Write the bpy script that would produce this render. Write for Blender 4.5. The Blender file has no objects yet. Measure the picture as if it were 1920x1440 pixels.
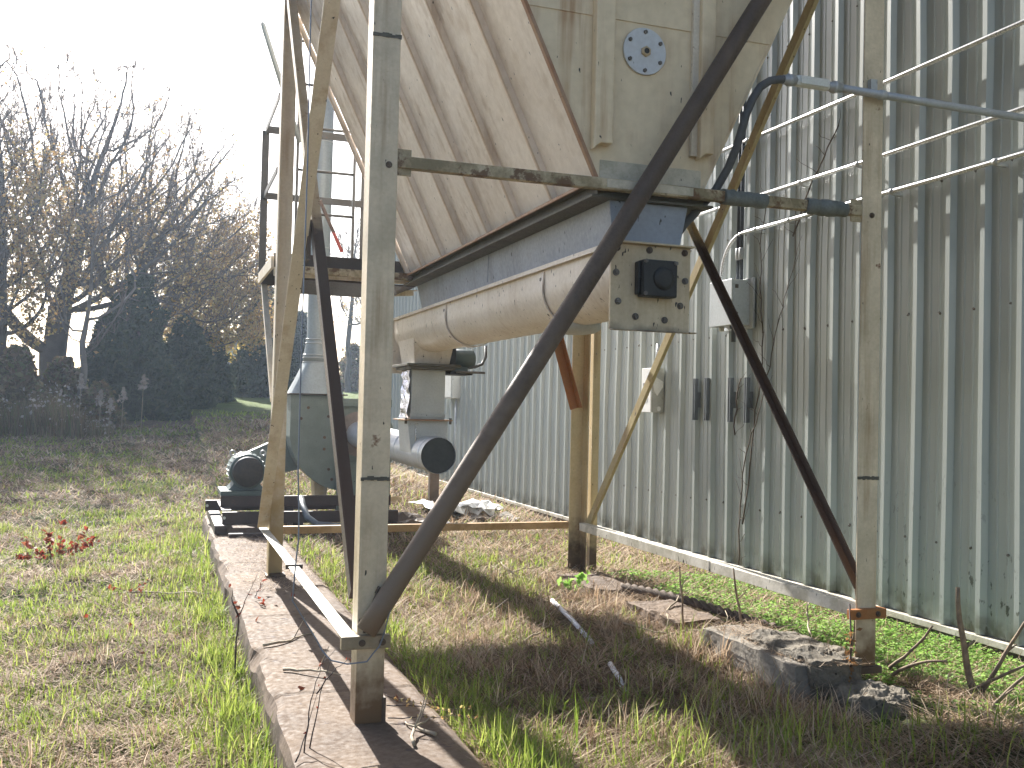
import bpy, math, random
import numpy as np
from mathutils import Vector, Matrix, noise as mn
random.seed(7); rng = np.random.default_rng(11)
R = math.radians
scene = bpy.context.scene
COL = scene.collection

# ------------------------------------------------------------------ helpers
def tag(o, label=None, cat=None, group=None, kind=None):
    if label: o['label'] = label
    if cat: o['category'] = cat
    if group: o['group'] = group
    if kind: o['kind'] = kind
    return o

def thing(name, label, cat, loc=(0, 0, 0), group=None):
    o = bpy.data.objects.new(name, None); COL.objects.link(o)
    o.location = loc; o.empty_display_size = .1
    return tag(o, label, cat, group)

def copy_tree(o, parent=None):
    c = o.copy(); COL.objects.link(c); c.parent = parent
    for ch in list(o.children): copy_tree(ch, c)
    return c

class MB:
    def __init__(s): s.v = []; s.f = []; s.sm = []
    def add(s, vs, fs, smooth=False):
        b = len(s.v); s.v += [tuple(p) for p in vs]
        for f in fs: s.f.append([b+i for i in f]); s.sm.append(smooth)
        return s
    def hexa(s, p):   # 8 points: bottom 0-3 ccw, top 4-7
        return s.add(p, [(3,2,1,0),(4,5,6,7),(0,1,5,4),(1,2,6,5),(2,3,7,6),(3,0,4,7)])
    def box(s, x0, x1, y0, y1, z0, z1):
        return s.hexa([(x0,y0,z0),(x1,y0,z0),(x1,y1,z0),(x0,y1,z0),(x0,y0,z1),(x1,y0,z1),(x1,y1,z1),(x0,y1,z1)])
    def prism(s, poly, h, axis='y', closed=True):  # poly of 2d points, extruded h0..h1 along axis
        h0, h1 = h; n = len(poly)
        def P(a, b, t):
            return (a, t, b) if axis == 'y' else ((t, a, b) if axis == 'x' else (a, b, t))
        vs = [P(a, b, h0) for a, b in poly] + [P(a, b, h1) for a, b in poly]
        fs = [(i, (i+1) % n, n+(i+1) % n, n+i) for i in range(n if closed else n-1)]
        if closed: fs += [tuple(range(n-1, -1, -1)), tuple(range(n, 2*n))]
        return s.add(vs, fs)
    def bar(s, p0, p1, up, w, t, off=(0, 0)):   # rectangular bar; w along 'side', t along up
        p0, p1 = Vector(p0), Vector(p1); d = (p1-p0).normalized(); up = Vector(up)
        up = (up - d*up.dot(d)).normalized(); sd = d.cross(up)
        o = sd*off[0] + up*off[1]
        q = [(-w/2, -t/2), (w/2, -t/2), (w/2, t/2), (-w/2, t/2)]
        return s.hexa([p0+o+sd*a+up*b for a, b in q] + [p1+o+sd*a+up*b for a, b in q])
    def tube(s, path, r, n=8, caps=True, smooth=True):
        pts = [Vector(p) for p in path]; m = len(pts)
        rs = r if hasattr(r, '__len__') else [r]*m
        b = len(s.v); ref = None
        for i, p in enumerate(pts):
            d = (pts[min(i+1, m-1)] - pts[max(i-1, 0)])
            d = d.normalized() if d.length > 1e-9 else Vector((0, 0, 1))
            if ref is None:
                ref = Vector((0, 0, 1)) if abs(d.z) < .9 else Vector((1, 0, 0))
            u = (ref - d*ref.dot(d)).normalized(); w = d.cross(u); ref = u
            for k in range(n):
                a = 2*math.pi*k/n
                s.v.append(tuple(p + (u*math.cos(a) + w*math.sin(a))*rs[i]))
        for i in range(m-1):
            for k in range(n):
                k2 = (k+1) % n
                s.f.append([b+i*n+k, b+i*n+k2, b+(i+1)*n+k2, b+(i+1)*n+k]); s.sm.append(smooth)
        if caps:
            s.f.append([b+k for k in range(n-1, -1, -1)]); s.sm.append(False)
            s.f.append([b+(m-1)*n+k for k in range(n)]); s.sm.append(False)
        return s
    def cyl(s, p0, p1, r0, r1=None, n=24, caps=True):
        return s.tube([p0, p1], [r0, r0 if r1 is None else r1], n, caps)
    def build(s, name, mat, parent=None, bevel=0, kind=None, label=None, loc=None):
        if loc is None:
            loc = Vector((0, 0, 0))
            if parent is not None:
                q = parent
                while q is not None: loc = loc + q.location; q = q.parent
        loc = Vector(loc)
        me = bpy.data.meshes.new(name)
        me.from_pydata([(x-loc.x, y-loc.y, z-loc.z) for x, y, z in s.v], [], s.f)
        me.polygons.foreach_set('use_smooth', s.sm)
        me.materials.append(mat); me.update()
        o = bpy.data.objects.new(name, me); COL.objects.link(o)
        if parent is not None: o.parent = parent
        else: o.location = loc
        if bevel:
            m = o.modifiers.new('Bevel', 'BEVEL'); m.width = bevel; m.segments = 2
            m.limit_method = 'ANGLE'; m.angle_limit = R(40); m.harden_normals = False
        return tag(o, label, None, None, kind)

def single(mb, name, mat, label, cat, base, group=None, bevel=0):
    o = mb.build(name, mat, None, bevel, loc=base)
    return tag(o, label, cat, group)

def angle_bar(mb, p0, p1, a, b, w, t=.008, w2=None):
    """L-section: corner line p0-p1, legs along directions a and b of width w"""
    p0, p1 = Vector(p0), Vector(p1); d = (p1-p0).normalized()
    a = Vector(a); a = (a - d*a.dot(d)).normalized()
    b = Vector(b); b = (b - d*b.dot(d) - a*b.dot(a)).normalized()
    w2 = w2 or w
    q = [Vector((0,0,0)), a*w, a*w+b*t, a*t+b*t, a*t+b*w2, b*w2]
    vs = [p0+x for x in q]+[p1+x for x in q]
    n = 6
    fs = [(i, (i+1) % n, n+(i+1) % n, n+i) for i in range(n)] + [(5,4,3,0), (3,2,1,0), (6,9,10,11), (6,7,8,9)]
    return mb.add(vs, fs)

# ------------------------------------------------------------------ value noise
_tab = rng.random((256, 256))
def vnoise(x, y):
    x = np.asarray(x, float); y = np.asarray(y, float)
    xi = np.floor(x).astype(int); yi = np.floor(y).astype(int); fx = x-xi; fy = y-yi
    fx = fx*fx*(3-2*fx); fy = fy*fy*(3-2*fy)
    g = lambda a, b: _tab[a & 255, b & 255]
    return (g(xi, yi)*(1-fx)+g(xi+1, yi)*fx)*(1-fy) + (g(xi, yi+1)*(1-fx)+g(xi+1, yi+1)*fx)*fy
def fbm(x, y, o=3):
    t = 0; a = .5; n = 0
    for i in range(o):
        t = t + a*vnoise(x*2**i+17*i, y*2**i+31*i); n += a; a *= .5
    return t/n

# ------------------------------------------------------------------ materials
def new_mat(name):
    m = bpy.data.materials.new(name); m.use_nodes = True
    nt = m.node_tree; nt.nodes.clear()
    out = nt.nodes.new('ShaderNodeOutputMaterial')
    return m, nt, out
def nd(nt, t, **k):
    n = nt.nodes.new(t)
    for a, b in k.items(): setattr(n, a, b)
    return n
def c4(c): return (c[0], c[1], c[2], 1)
def noise_node(nt, vec, scale, detail=5, rough=.55, sc3=None):
    if sc3:
        mp = nd(nt, 'ShaderNodeMapping'); mp.inputs['Scale'].default_value = sc3
        nt.links.new(vec, mp.inputs['Vector']); vec = mp.outputs[0]
    n = nd(nt, 'ShaderNodeTexNoise'); n.inputs['Scale'].default_value = scale
    n.inputs['Detail'].default_value = detail; n.inputs['Roughness'].default_value = rough
    nt.links.new(vec, n.inputs['Vector']); return n.outputs['Fac']
def ramp(nt, fac, a, b, ca=(0, 0, 0), cb=(1, 1, 1)):
    r = nd(nt, 'ShaderNodeValToRGB'); r.color_ramp.elements[0].position = a; r.color_ramp.elements[1].position = b
    r.color_ramp.elements[0].color = c4(ca); r.color_ramp.elements[1].color = c4(cb)
    nt.links.new(fac, r.inputs[0]); return r.outputs[0]
def mix(nt, fac, a, b, mode='MIX'):
    m = nd(nt, 'ShaderNodeMix', data_type='RGBA', blend_type=mode)
    for s, v in ((0, fac), (6, a), (7, b)):
        if hasattr(v, 'is_linked') or hasattr(v, 'node'): nt.links.new(v, m.inputs[s])
        elif s == 0: m.inputs[0].default_value = v
        else: m.inputs[s].default_value = c4(v)
    return m.outputs[2]
def math_n(nt, op, a, b=None):
    m = nd(nt, 'ShaderNodeMath', operation=op)
    for i, v in enumerate((a, b)):
        if v is None: continue
        if hasattr(v, 'node'): nt.links.new(v, m.inputs[i])
        else: m.inputs[i].default_value = v
    return m.outputs[0]

def weathered(name, col, col2=None, rough=.5, metal=0, rust=0, rustcol=(.16, .06, .02), streak=0, streakcol=(.30, .18, .08),
              speck=0, speckcol=(.03, .025, .02), moss=0, mosscol=(.12, .12, .04), scale=3., bump=.02, zlow=None, zcol=None, zsoft=.15, spec=.4):
    m, nt, out = new_mat(name)
    pos = nd(nt, 'ShaderNodeNewGeometry').outputs['Position']
    col2 = col2 or tuple(c*.82 for c in col)
    base = mix(nt, ramp(nt, noise_node(nt, pos, scale, 6), .35, .65), col, col2)
    fine = noise_node(nt, pos, scale*14, 4)
    base = mix(nt, ramp(nt, fine, .3, .75), base, mix(nt, .82, base, (0.0, 0, 0)) if False else mix(nt, 1., base, (.86, .85, .83), 'MULTIPLY'))
    if streak:
        f = noise_node(nt, pos, 1., 4, .6, (11, 11, .7))
        f2 = noise_node(nt, pos, 1.3, 3)
        mk = math_n(nt, 'MULTIPLY', ramp(nt, f, .48, .66), ramp(nt, f2, .42, .58))
        base = mix(nt, math_n(nt, 'MULTIPLY', mk, streak), base, streakcol)
    if moss:
        f = noise_node(nt, pos, 5., 8, .7)
        base = mix(nt, math_n(nt, 'MULTIPLY', ramp(nt, f, .44, .58), moss), base, mosscol)
    if rust:
        f = noise_node(nt, pos, 7., 8, .68)
        t = .70-.16*rust
        base = mix(nt, ramp(nt, f, t, t+.06), base, rustcol)
    if speck:
        f = noise_node(nt, pos, 48., 2, .5, (1, 1, .4))
        t = .74-.08*speck
        base = mix(nt, ramp(nt, f, t, t+.05), base, speckcol)
    if zlow is not None:
        sx = nd(nt, 'ShaderNodeSeparateXYZ'); nt.links.new(pos, sx.inputs[0])
        zz = math_n(nt, 'ADD', sx.outputs[2], math_n(nt, 'MULTIPLY', noise_node(nt, pos, 9, 5), zsoft*2))
        base = mix(nt, ramp(nt, math_n(nt, 'SUBTRACT', zz, zlow+zsoft*.5), 0., zsoft), zcol, base)
    p = nd(nt, 'ShaderNodeBsdfPrincipled')
    nt.links.new(base, p.inputs['Base Color'])
    rr = ramp(nt, fine, .3, .7, (rough*.8,)*3, (min(1, rough*1.2),)*3)
    nt.links.new(rr, p.inputs['Roughness']); p.inputs['Metallic'].default_value = metal
    p.inputs['Specular IOR Level'].default_value = spec
    if bump:
        bn = nd(nt, 'ShaderNodeBump'); bn.inputs['Strength'].default_value = .35; bn.inputs['Distance'].default_value = bump
        nt.links.new(noise_node(nt, pos, scale*9, 6, .65), bn.inputs['Height']); nt.links.new(bn.outputs[0], p.inputs['Normal'])
    nt.links.new(p.outputs[0], out.inputs[0])
    return m

CREAM = (.80, .72, .645)
M = {}
M['cream'] = weathered('cream_paint', CREAM, (.73, .645, .565), .45, streak=.45, speck=.35, bump=.004, scale=1.6)
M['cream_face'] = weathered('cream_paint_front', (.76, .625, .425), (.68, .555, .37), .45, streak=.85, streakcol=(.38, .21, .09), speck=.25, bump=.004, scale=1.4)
M['cream_post'] = weathered('cream_post_paint', (.76, .625, .445), (.56, .46, .32), .38, rust=.45, streak=.85, moss=.12, speck=.4, bump=.004, scale=4,
                            zlow=.22, zcol=(.15, .085, .04), zsoft=.28)
M['cream_leg'] = weathered('far_leg_paint', (.66, .58, .46), (.58, .50, .38), .45, rust=.25, streak=.5, speck=.3, bump=.004, scale=4, zlow=.9, zcol=(.42, .31, .15), zsoft=1.2)
M['tan_post'] = weathered('tan_post_paint', (.60, .48, .28), (.53, .42, .24), .45, rust=.3, streak=.6, speck=.3, bump=.004, scale=4, zlow=.28, zcol=(.09, .06, .035), zsoft=.3)
M['tan_brace'] = weathered('tan_brace_paint', (.68, .61, .50), (.60, .52, .40), .45, rust=.3, streak=.6, speck=.5, bump=.004, scale=5, zlow=.5, zcol=(.50, .36, .19), zsoft=1.2)
M['yellow_brace'] = weathered('yellow_brace_paint', (.46, .38, .20), (.40, .32, .17), .5, rust=.3, streak=.5, speck=.4, bump=.004, scale=5)
M['mossy'] = weathered('mossy_paint', (.56, .47, .32), (.40, .30, .17), .6, rust=1.1, rustcol=(.13, .07, .03), moss=.7, mosscol=(.145, .12, .06), speck=.5, bump=.006, scale=5)
M['rust_dark'] = weathered('dark_rusted_steel', (.105, .070, .045), (.066, .045, .032), .6, rust=.5, rustcol=(.14, .085, .05), streak=.6, streakcol=(.17, .11, .065), bump=.006, scale=6)
M['brace_two'] = weathered('half_stripped_paint', (.50, .41, .28), (.42, .33, .20), .45, rust=.5, bump=.005, scale=5, zlow=2.55, zcol=(.058, .038, .029), zsoft=.12)
M['brace_right'] = weathered('stripped_paint', (.42, .32, .16), (.34, .25, .12), .5, rust=.4, bump=.005, scale=5, zlow=2.62, zcol=(.060, .036, .024), zsoft=.1)
M['orange_rust'] = weathered('orange_rust', (.36, .13, .035), (.30, .14, .05), .6, rust=.5, bump=.005, scale=6)
M['rust_lip'] = weathered('rusty_lip', (.33, .17, .09), (.40, .26, .16), .6, rust=.6, bump=.004, scale=8)
M['white_rail'] = weathered('chalky_rail_paint', (.66, .62, .54), (.55, .50, .42), .5, rust=.25, moss=.3, speck=.8, bump=.004, scale=5)
M['orange_rail'] = weathered('orange_tan_rail_paint', (.50, .33, .16), (.42, .22, .09), .5, rust=.4, moss=.35, speck=.4, bump=.004, scale=5)
M['galv'] = weathered('galvanised_steel', (.47, .48, .48), (.38, .39, .40), .42, .25, speck=.3, bump=.003, scale=6)
M['galv_shiny'] = weathered('shiny_conduit', (.74, .74, .74), (.66, .66, .66), .28, .55, bump=.001, scale=8)
M['bluegrey'] = weathered('blue_grey_primer', (.33, .36, .42), (.28, .31, .36), .5, speck=.5, streak=.3, streakcol=(.15, .13, .12), bump=.003, scale=3)
M['flange_dirt'] = weathered('dirty_flange', (.13, .115, .09), (.08, .07, .055), .65, rust=.3, moss=.4, mosscol=(.09, .09, .05), bump=.005, scale=8)
M['trough'] = weathered('trough_cream', (.74, .67, .595), (.67, .595, .515), .42, streak=.25, speck=.7, bump=.003, scale=2.5)
M['endplate'] = weathered('end_plate_cream', (.62, .51, .345), (.53, .43, .285), .5, streak=.4, speck=.9, rust=.15, bump=.003, scale=4, zlow=1.80, zcol=(.10, .08, .06), zsoft=.06)
M['black'] = weathered('black_bearing', (.014, .015, .016), (.025, .024, .022), .5, bump=.006, scale=12)
M['valve'] = weathered('grey_dusty_metal', (.54, .55, .53), (.46, .47, .46), .5, .05, speck=.2, bump=.003, scale=5)
M['foil'] = weathered('silver_foil', (.80, .80, .84), (.55, .55, .66), .16, .9, bump=.03, scale=3)
M['pipe_alu'] = weathered('aluminium_duct', (.62, .64, .67), (.54, .56, .60), .34, .35, bump=.002, scale=4)
M['pipe_cap'] = weathered('dark_duct_cap', (.055, .06, .062), (.04, .045, .048), .6, bump=.004, scale=20)
M['green'] = weathered('grey_green_enamel', (.185, .215, .195), (.15, .178, .16), .45, rust=.2, rustcol=(.05, .03, .02), speck=.2, bump=.002, scale=5)
M['green_motor'] = weathered('motor_enamel', (.085, .12, .118), (.065, .092, .092), .4, bump=.002, scale=8)
M['motor_end'] = weathered('motor_end_bell', (.035, .033, .032), (.055, .045, .04), .6, rust=.3, rustcol=(.06, .035, .025), bump=.004, scale=30)
M['stack'] = weathered('stack_grey', (.30, .335, .34), (.26, .29, .295), .45, .15, streak=.3, streakcol=(.3, .3, .28), bump=.002, scale=3)
M['brown_steel'] = weathered('brown_steel', (.075, .055, .042), (.055, .042, .034), .55, rust=.3, rustcol=(.12, .06, .035), bump=.004, scale=5)
M['rail_dark'] = weathered('dark_rail_paint', (.085, .085, .08), (.065, .06, .055), .5, rust=.2, bump=.003, scale=6)
M['skid'] = weathered('skid_red_brown', (.06, .038, .035), (.045, .03, .027), .5, rust=.4, rustcol=(.10, .05, .04), bump=.004, scale=6)
M['red'] = weathered('red_and_brown_paint', (.12, .08, .065), (.10, .07, .055), .5, zlow=2.98, zcol=(.34, .06, .045), zsoft=.02)
M['box_grey'] = weathered('enclosure_grey', (.50, .53, .54), (.45, .48, .49), .4, speck=.15, bump=.001, scale=4)
M['box_white'] = weathered('switch_box_white', (.68, .68, .64), (.60, .60, .55), .45, speck=.25, rust=.05, bump=.001, scale=6)
M['strut'] = weathered('grey_strut', (.17, .18, .19), (.13, .14, .15), .45, .4, rust=.15, bump=.002, scale=12)
M['dark_pipe'] = weathered('dark_pvc', (.045, .055, .075), (.06, .065, .075), .4, bump=.001)
M['flex'] = weathered('grey_flex', (.10, .10, .10), (.08, .08, .08), .6, bump=.001)
M['bolt'] = weathered('bolt_steel', (.16, .145, .125), (.11, .095, .08), .6, .1, rust=.4)
M['plate_white'] = weathered('plate_white', (.60, .62, .64), (.56, .57, .58), .45, speck=.1, bump=.001)
M['skirt'] = weathered('pale_grey_overspray', (.60, .53, .41), (.48, .43, .33), .5, moss=.3, speck=.6, bump=.002, scale=5)
M['wrap'] = weathered('grey_tape', (.21, .22, .21), (.13, .14, .13), .7, moss=.4, mosscol=(.08, .085, .06), bump=.012, scale=7)
M['inlet'] = weathered('faded_inlet', (.27, .21, .185), (.20, .17, .15), .6, rust=.4)
M['rib_edge'] = weathered('worn_rib_edge', (.70, .59, .48), (.60, .47, .34), .5, rust=.35, rustcol=(.34, .20, .11))
M['clamp'] = weathered('brown_clamp_paint', (.36, .28, .19), (.26, .19, .12), .5, rust=.6, moss=.3)
M['brace_pipe'] = weathered('rusted_brace_pipe', (.105, .072, .048), (.068, .047, .034), .6, rust=.4, rustcol=(.13, .08, .05), streak=.3, streakcol=(.2, .14, .09), bump=.004, scale=5, zlow=1.5, zcol=(.175, .125, .085), zsoft=1.0)
M['switch_side_shade'] = weathered('shaded_switch_case', (.40, .40, .36), (.33, .33, .29), .5, speck=.4, bump=.001, scale=6)
M['label'] = weathered('label_white', (.78, .78, .76), (.74, .74, .72), .5, bump=0)
M['concrete'] = weathered('brown_concrete', (.160, .106, .066), (.098, .064, .043), .9, rust=.7, rustcol=(.062, .038, .031), speck=.55, speckcol=(.10, .075, .055), bump=.02, scale=2.2)
M['concrete_grey'] = weathered('grey_concrete', (.25, .22, .18), (.18, .155, .125), .9, rust=.2, rustcol=(.09, .07, .05), speck=.5, bump=.03, scale=5)
M['mortar'] = weathered('rough_mortar', (.19, .16, .12), (.10, .085, .065), .95, bump=.06, scale=10, speck=.6)
M['pale_wood'] = weathered('pale_scrap', (.55, .44, .29), (.45, .34, .2), .7, bump=.01, scale=8)
M['white_scrap'] = weathered('white_scrap', (.78, .77, .74), (.66, .64, .6), .6, speck=.3, bump=.01, scale=9)
M['pvc'] = weathered('white_pvc', (.74, .73, .78), (.66, .65, .68), .45, speck=.6, bump=.002, scale=9)
M['rope'] = weathered('brown_rope', (.14, .10, .075), (.10, .07, .05), .9, bump=.02, scale=20)
M['stalk'] = weathered('dry_stalk', (.30, .22, .14), (.16, .11, .075), .8, bump=.01, scale=18)
M['stalk_pale'] = weathered('pale_stalk', (.46, .38, .27), (.36, .28, .19), .8, bump=.01, scale=18)
M['stem_dark'] = weathered('dark_stem', (.085, .055, .045), (.06, .04, .035), .8, bump=.005, scale=18)
M['bark'] = weathered('bark', (.14, .115, .10), (.09, .075, .066), .9, bump=.05, scale=3)
M['bark_pale'] = weathered('pale_bark', (.22, .19, .165), (.15, .13, .115), .9, bump=.04, scale=4)
M['vine'] = weathered('dead_vine', (.10, .075, .05), (.07, .05, .035), .9, bump=.005, scale=20)
M['wire'] = weathered('blue_grey_wire', (.22, .25, .31), (.16, .18, .22), .4, .3, bump=0)
M['house'] = weathered('pale_siding', (.55, .60, .66), (.50, .55, .60), .7)
M['roof'] = weathered('grey_roof', (.25, .26, .28), (.2, .2, .22), .7)

def leaf_mat(name, cols, trans=.5, rough=.6):
    m, nt, out = new_mat(name)
    at = nd(nt, 'ShaderNodeAttribute', attribute_name='rnd')
    r = nd(nt, 'ShaderNodeValToRGB'); cr = r.color_ramp
    while len(cr.elements) < len(cols): cr.elements.new(.5)
    for i, c in enumerate(cols):
        cr.elements[i].position = i/(len(cols)-1); cr.elements[i].color = c4(c)
    nt.links.new(at.outputs['Fac'], r.inputs[0])
    p = nd(nt, 'ShaderNodeBsdfPrincipled'); p.inputs['Roughness'].default_value = rough; p.inputs['Specular IOR Level'].default_value = .2
    t = nd(nt, 'ShaderNodeBsdfTranslucent'); mx = nd(nt, 'ShaderNodeMixShader'); mx.inputs[0].default_value = trans
    nt.links.new(r.outputs[0], p.inputs['Base Color']); nt.links.new(r.outputs[0], t.inputs['Color'])
    nt.links.new(p.outputs[0], mx.inputs[1]); nt.links.new(t.outputs[0], mx.inputs[2]); nt.links.new(mx.outputs[0], out.inputs[0])
    return m
M['grass'] = leaf_mat('green_grass', [(.12, .18, .028), (.19, .265, .04), (.29, .345, .065), (.41, .41, .15)])
M['straw'] = leaf_mat('dry_grass', [(.14, .088, .05), (.33, .225, .14), (.48, .36, .245), (.62, .50, .375)], .35, .75)
M['clover'] = leaf_mat('clover', [(.14, .27, .05), (.20, .36, .07), (.27, .42, .10), (.33, .45, .14)])
M['autumn'] = leaf_mat('autumn_leaves', [(.34, .20, .08), (.48, .30, .12), (.55, .40, .18), (.40, .34, .14)], .55)
M['gold'] = leaf_mat('golden_leaves', [(.52, .36, .09), (.60, .45, .13), (.42, .37, .12), (.50, .26, .08)], .55)
M['twigs'] = leaf_mat('twig_mass', [(.13, .10, .09), (.18, .14, .12), (.23, .18, .14)], .1, .9)
M['cedar'] = leaf_mat('cedar_needles', [(.022, .038, .022), (.036, .058, .032), (.055, .08, .04), (.09, .105, .05)], .3, .7)
M['brush'] = leaf_mat('brush_leaves', [(.10, .09, .045), (.19, .13, .075), (.25, .16, .09), (.16, .18, .06), (.36, .26, .17)], .4)
M['rusty_litter'] = leaf_mat('rusty_litter', [(.10, .06, .035), (.22, .12, .05), (.34, .24, .14), (.46, .36, .25)], .25)
M['redleaf'] = leaf_mat('red_leaves', [(.20, .035, .02), (.30, .06, .03), (.16, .04, .025), (.32, .11, .05)], .4)
M['orangeleaf'] = leaf_mat('orange_dead_leaves', [(.20, .10, .04), (.30, .16, .065), (.17, .09, .04)], .4)
M['plume'] = leaf_mat('plume_fluff', [(.40, .33, .28), (.52, .44, .38), (.62, .55, .48)], .5)

# ground
def ground_mat():
    m, nt, out = new_mat('field_soil_and_thatch')
    pos = nd(nt, 'ShaderNodeNewGeometry').outputs['Position']
    a = noise_node(nt, pos, .55, 6, .62); b = noise_node(nt, pos, 26., 8, .75); c = noise_node(nt, pos, .22, 4)
    straw = mix(nt, ramp(nt, b, .42, .66), (.070, .050, .032), (.34, .26, .165))
    green = mix(nt, ramp(nt, b, .36, .66), (.03, .042, .014), (.15, .165, .06))
    col = mix(nt, ramp(nt, a, .47, .58), straw, green)
    soil = noise_node(nt, pos, 1.7, 7, .7)
    col = mix(nt, math_n(nt, 'MULTIPLY', ramp(nt, soil, .56, .66), .7), col, (.085, .062, .048))
    sy = nd(nt, 'ShaderNodeSeparateXYZ'); nt.links.new(pos, sy.inputs[0])
    lawn = nd(nt, 'ShaderNodeMapRange'); lawn.inputs[1].default_value = 27; lawn.inputs[2].default_value = 33; nt.links.new(sy.outputs[1], lawn.inputs[0])
    col = mix(nt, lawn.outputs[0], col, mix(nt, ramp(nt, b, .3, .7), (.07, .10, .025), (.17, .22, .06)))
    far = noise_node(nt, pos, 2.6, 6, .8, (.35, 1, 1))
    col = mix(nt, ramp(nt, far, .42, .7), col, mix(nt, 1., col, (.62, .60, .55), 'MULTIPLY'))
    p = nd(nt, 'ShaderNodeBsdfPrincipled'); p.inputs['Roughness'].default_value = .95; p.inputs['Specular IOR Level'].default_value = .1
    nt.links.new(col, p.inputs['Base Color'])
    bn = nd(nt, 'ShaderNodeBump'); bn.inputs['Strength'].default_value = .8; bn.inputs['Distance'].default_value = .05
    nt.links.new(b, bn.inputs['Height']); nt.links.new(bn.outputs[0], p.inputs['Normal'])
    nt.links.new(p.outputs[0], out.inputs[0]); return m
M['ground'] = ground_mat()

def wall_mat():
    m, nt, out = new_mat('sage_siding')
    pos = nd(nt, 'ShaderNodeNewGeometry').outputs['Position']
    base = mix(nt, ramp(nt, noise_node(nt, pos, .8, 5), .35, .65), (.375, .40, .38), (.335, .36, .34))
    st = noise_node(nt, pos, 1., 4, .6, (6, 9, .35))
    base = mix(nt, math_n(nt, 'MULTIPLY', ramp(nt, st, .5, .75), .15), base, (.30, .31, .27))
    # mildew specks and splashed dirt low down near the corner
    sx = nd(nt, 'ShaderNodeSeparateXYZ'); nt.links.new(pos, sx.inputs[0])
    low = nd(nt, 'ShaderNodeMapRange'); low.inputs[1].default_value = .1; low.inputs[2].default_value = 1.35; low.inputs[3].default_value = 1; low.inputs[4].default_value = 0
    nt.links.new(sx.outputs[2], low.inputs[0])
    near = nd(nt, 'ShaderNodeMapRange'); near.inputs[1].default_value = 1.2; near.inputs[2].default_value = 2.6; near.inputs[3].default_value = 1; near.inputs[4].default_value = .18
    nt.links.new(sx.outputs[1], near.inputs[0])
    f = noise_node(nt, pos, 24., 4, .6, (1, 1, .5))
    g = noise_node(nt, pos, 2.2, 4)
    mk = math_n(nt, 'MULTIPLY', ramp(nt, f, .60, .66), math_n(nt, 'MULTIPLY', ramp(nt, g, .4, .55), math_n(nt, 'MULTIPLY', low.outputs[0], near.outputs[0])))
    base = mix(nt, mk, base, (.05, .055, .04))
    foot = nd(nt, 'ShaderNodeMapRange'); foot.inputs[1].default_value = .02; foot.inputs[2].default_value = .22; foot.inputs[3].default_value = 1; foot.inputs[4].default_value = 0
    nt.links.new(sx.outputs[2], foot.inputs[0])
    base = mix(nt, math_n(nt, 'MULTIPLY', foot.outputs[0], ramp(nt, noise_node(nt, pos, 6, 5), .4, .6)), base, (.10, .10, .07))
    p = nd(nt, 'ShaderNodeBsdfPrincipled'); p.inputs['Roughness'].default_value = .33; p.inputs['Specular IOR Level'].default_value = .6
    nt.links.new(base, p.inputs['Base Color']); nt.links.new(p.outputs[0], out.inputs[0]); return m
M['wall'] = wall_mat()

# ------------------------------------------------------------------ camera / light / sky
camd = bpy.data.cameras.new('Camera'); cam = bpy.data.objects.new('Camera', camd); COL.objects.link(cam)
yaw, pit, rol = R(19.35), R(1.41), R(1.35)
fw = Vector((math.sin(yaw)*math.cos(pit), math.cos(yaw)*math.cos(pit), math.sin(pit)))
rt = Vector((math.cos(yaw), -math.sin(yaw), 0)); up = rt.cross(fw)
r2 = rt*math.cos(rol)+up*math.sin(rol); u2 = -rt*math.sin(rol)+up*math.cos(rol)
mat = Matrix((r2, u2, -fw)).transposed().to_4x4(); mat.translation = Vector((-.835, -4.346, 1.397))
cam.matrix_world = mat
camd.sensor_fit = 'HORIZONTAL'; camd.sensor_width = 36; camd.lens = 1863.4/1920*36; camd.clip_start = .05; camd.clip_end = 2000
scene.camera = cam
CX, CY = -.835, -4.346
SAZ, SEL = R(7.5), R(33)
S = Vector((-math.sin(SAZ)*math.cos(SEL), math.cos(SAZ)*math.cos(SEL), math.sin(SEL)))
ld = bpy.data.lights.new('Sun', 'SUN'); ld.energy = 5.0; ld.angle = R(.5); ld.color = (1, .975, .92)
lo = bpy.data.objects.new('Sun', ld); COL.objects.link(lo); lo.rotation_euler = S.to_track_quat('Z', 'Y').to_euler(); lo.location = (0, 0, 20)
w = bpy.data.worlds.new('World'); scene.world = w; w.use_nodes = True
nt = w.node_tree; bg = nt.nodes['Background']
sky = nt.nodes.new('ShaderNodeTexSky'); sky.sky_type = 'NISHITA'; sky.sun_disc = False
sky.sun_elevation = SEL; sky.sun_rotation = -SAZ; sky.dust_density = 2.2; sky.air_density = .85; sky.ozone_density = .8
nt.links.new(sky.outputs[0], bg.inputs[0]); bg.inputs[1].default_value = .075
scene.view_settings.view_transform = 'Standard'; scene.view_settings.look = 'None'
scene.view_settings.exposure = 1.8; scene.view_settings.gamma = 1

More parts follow.
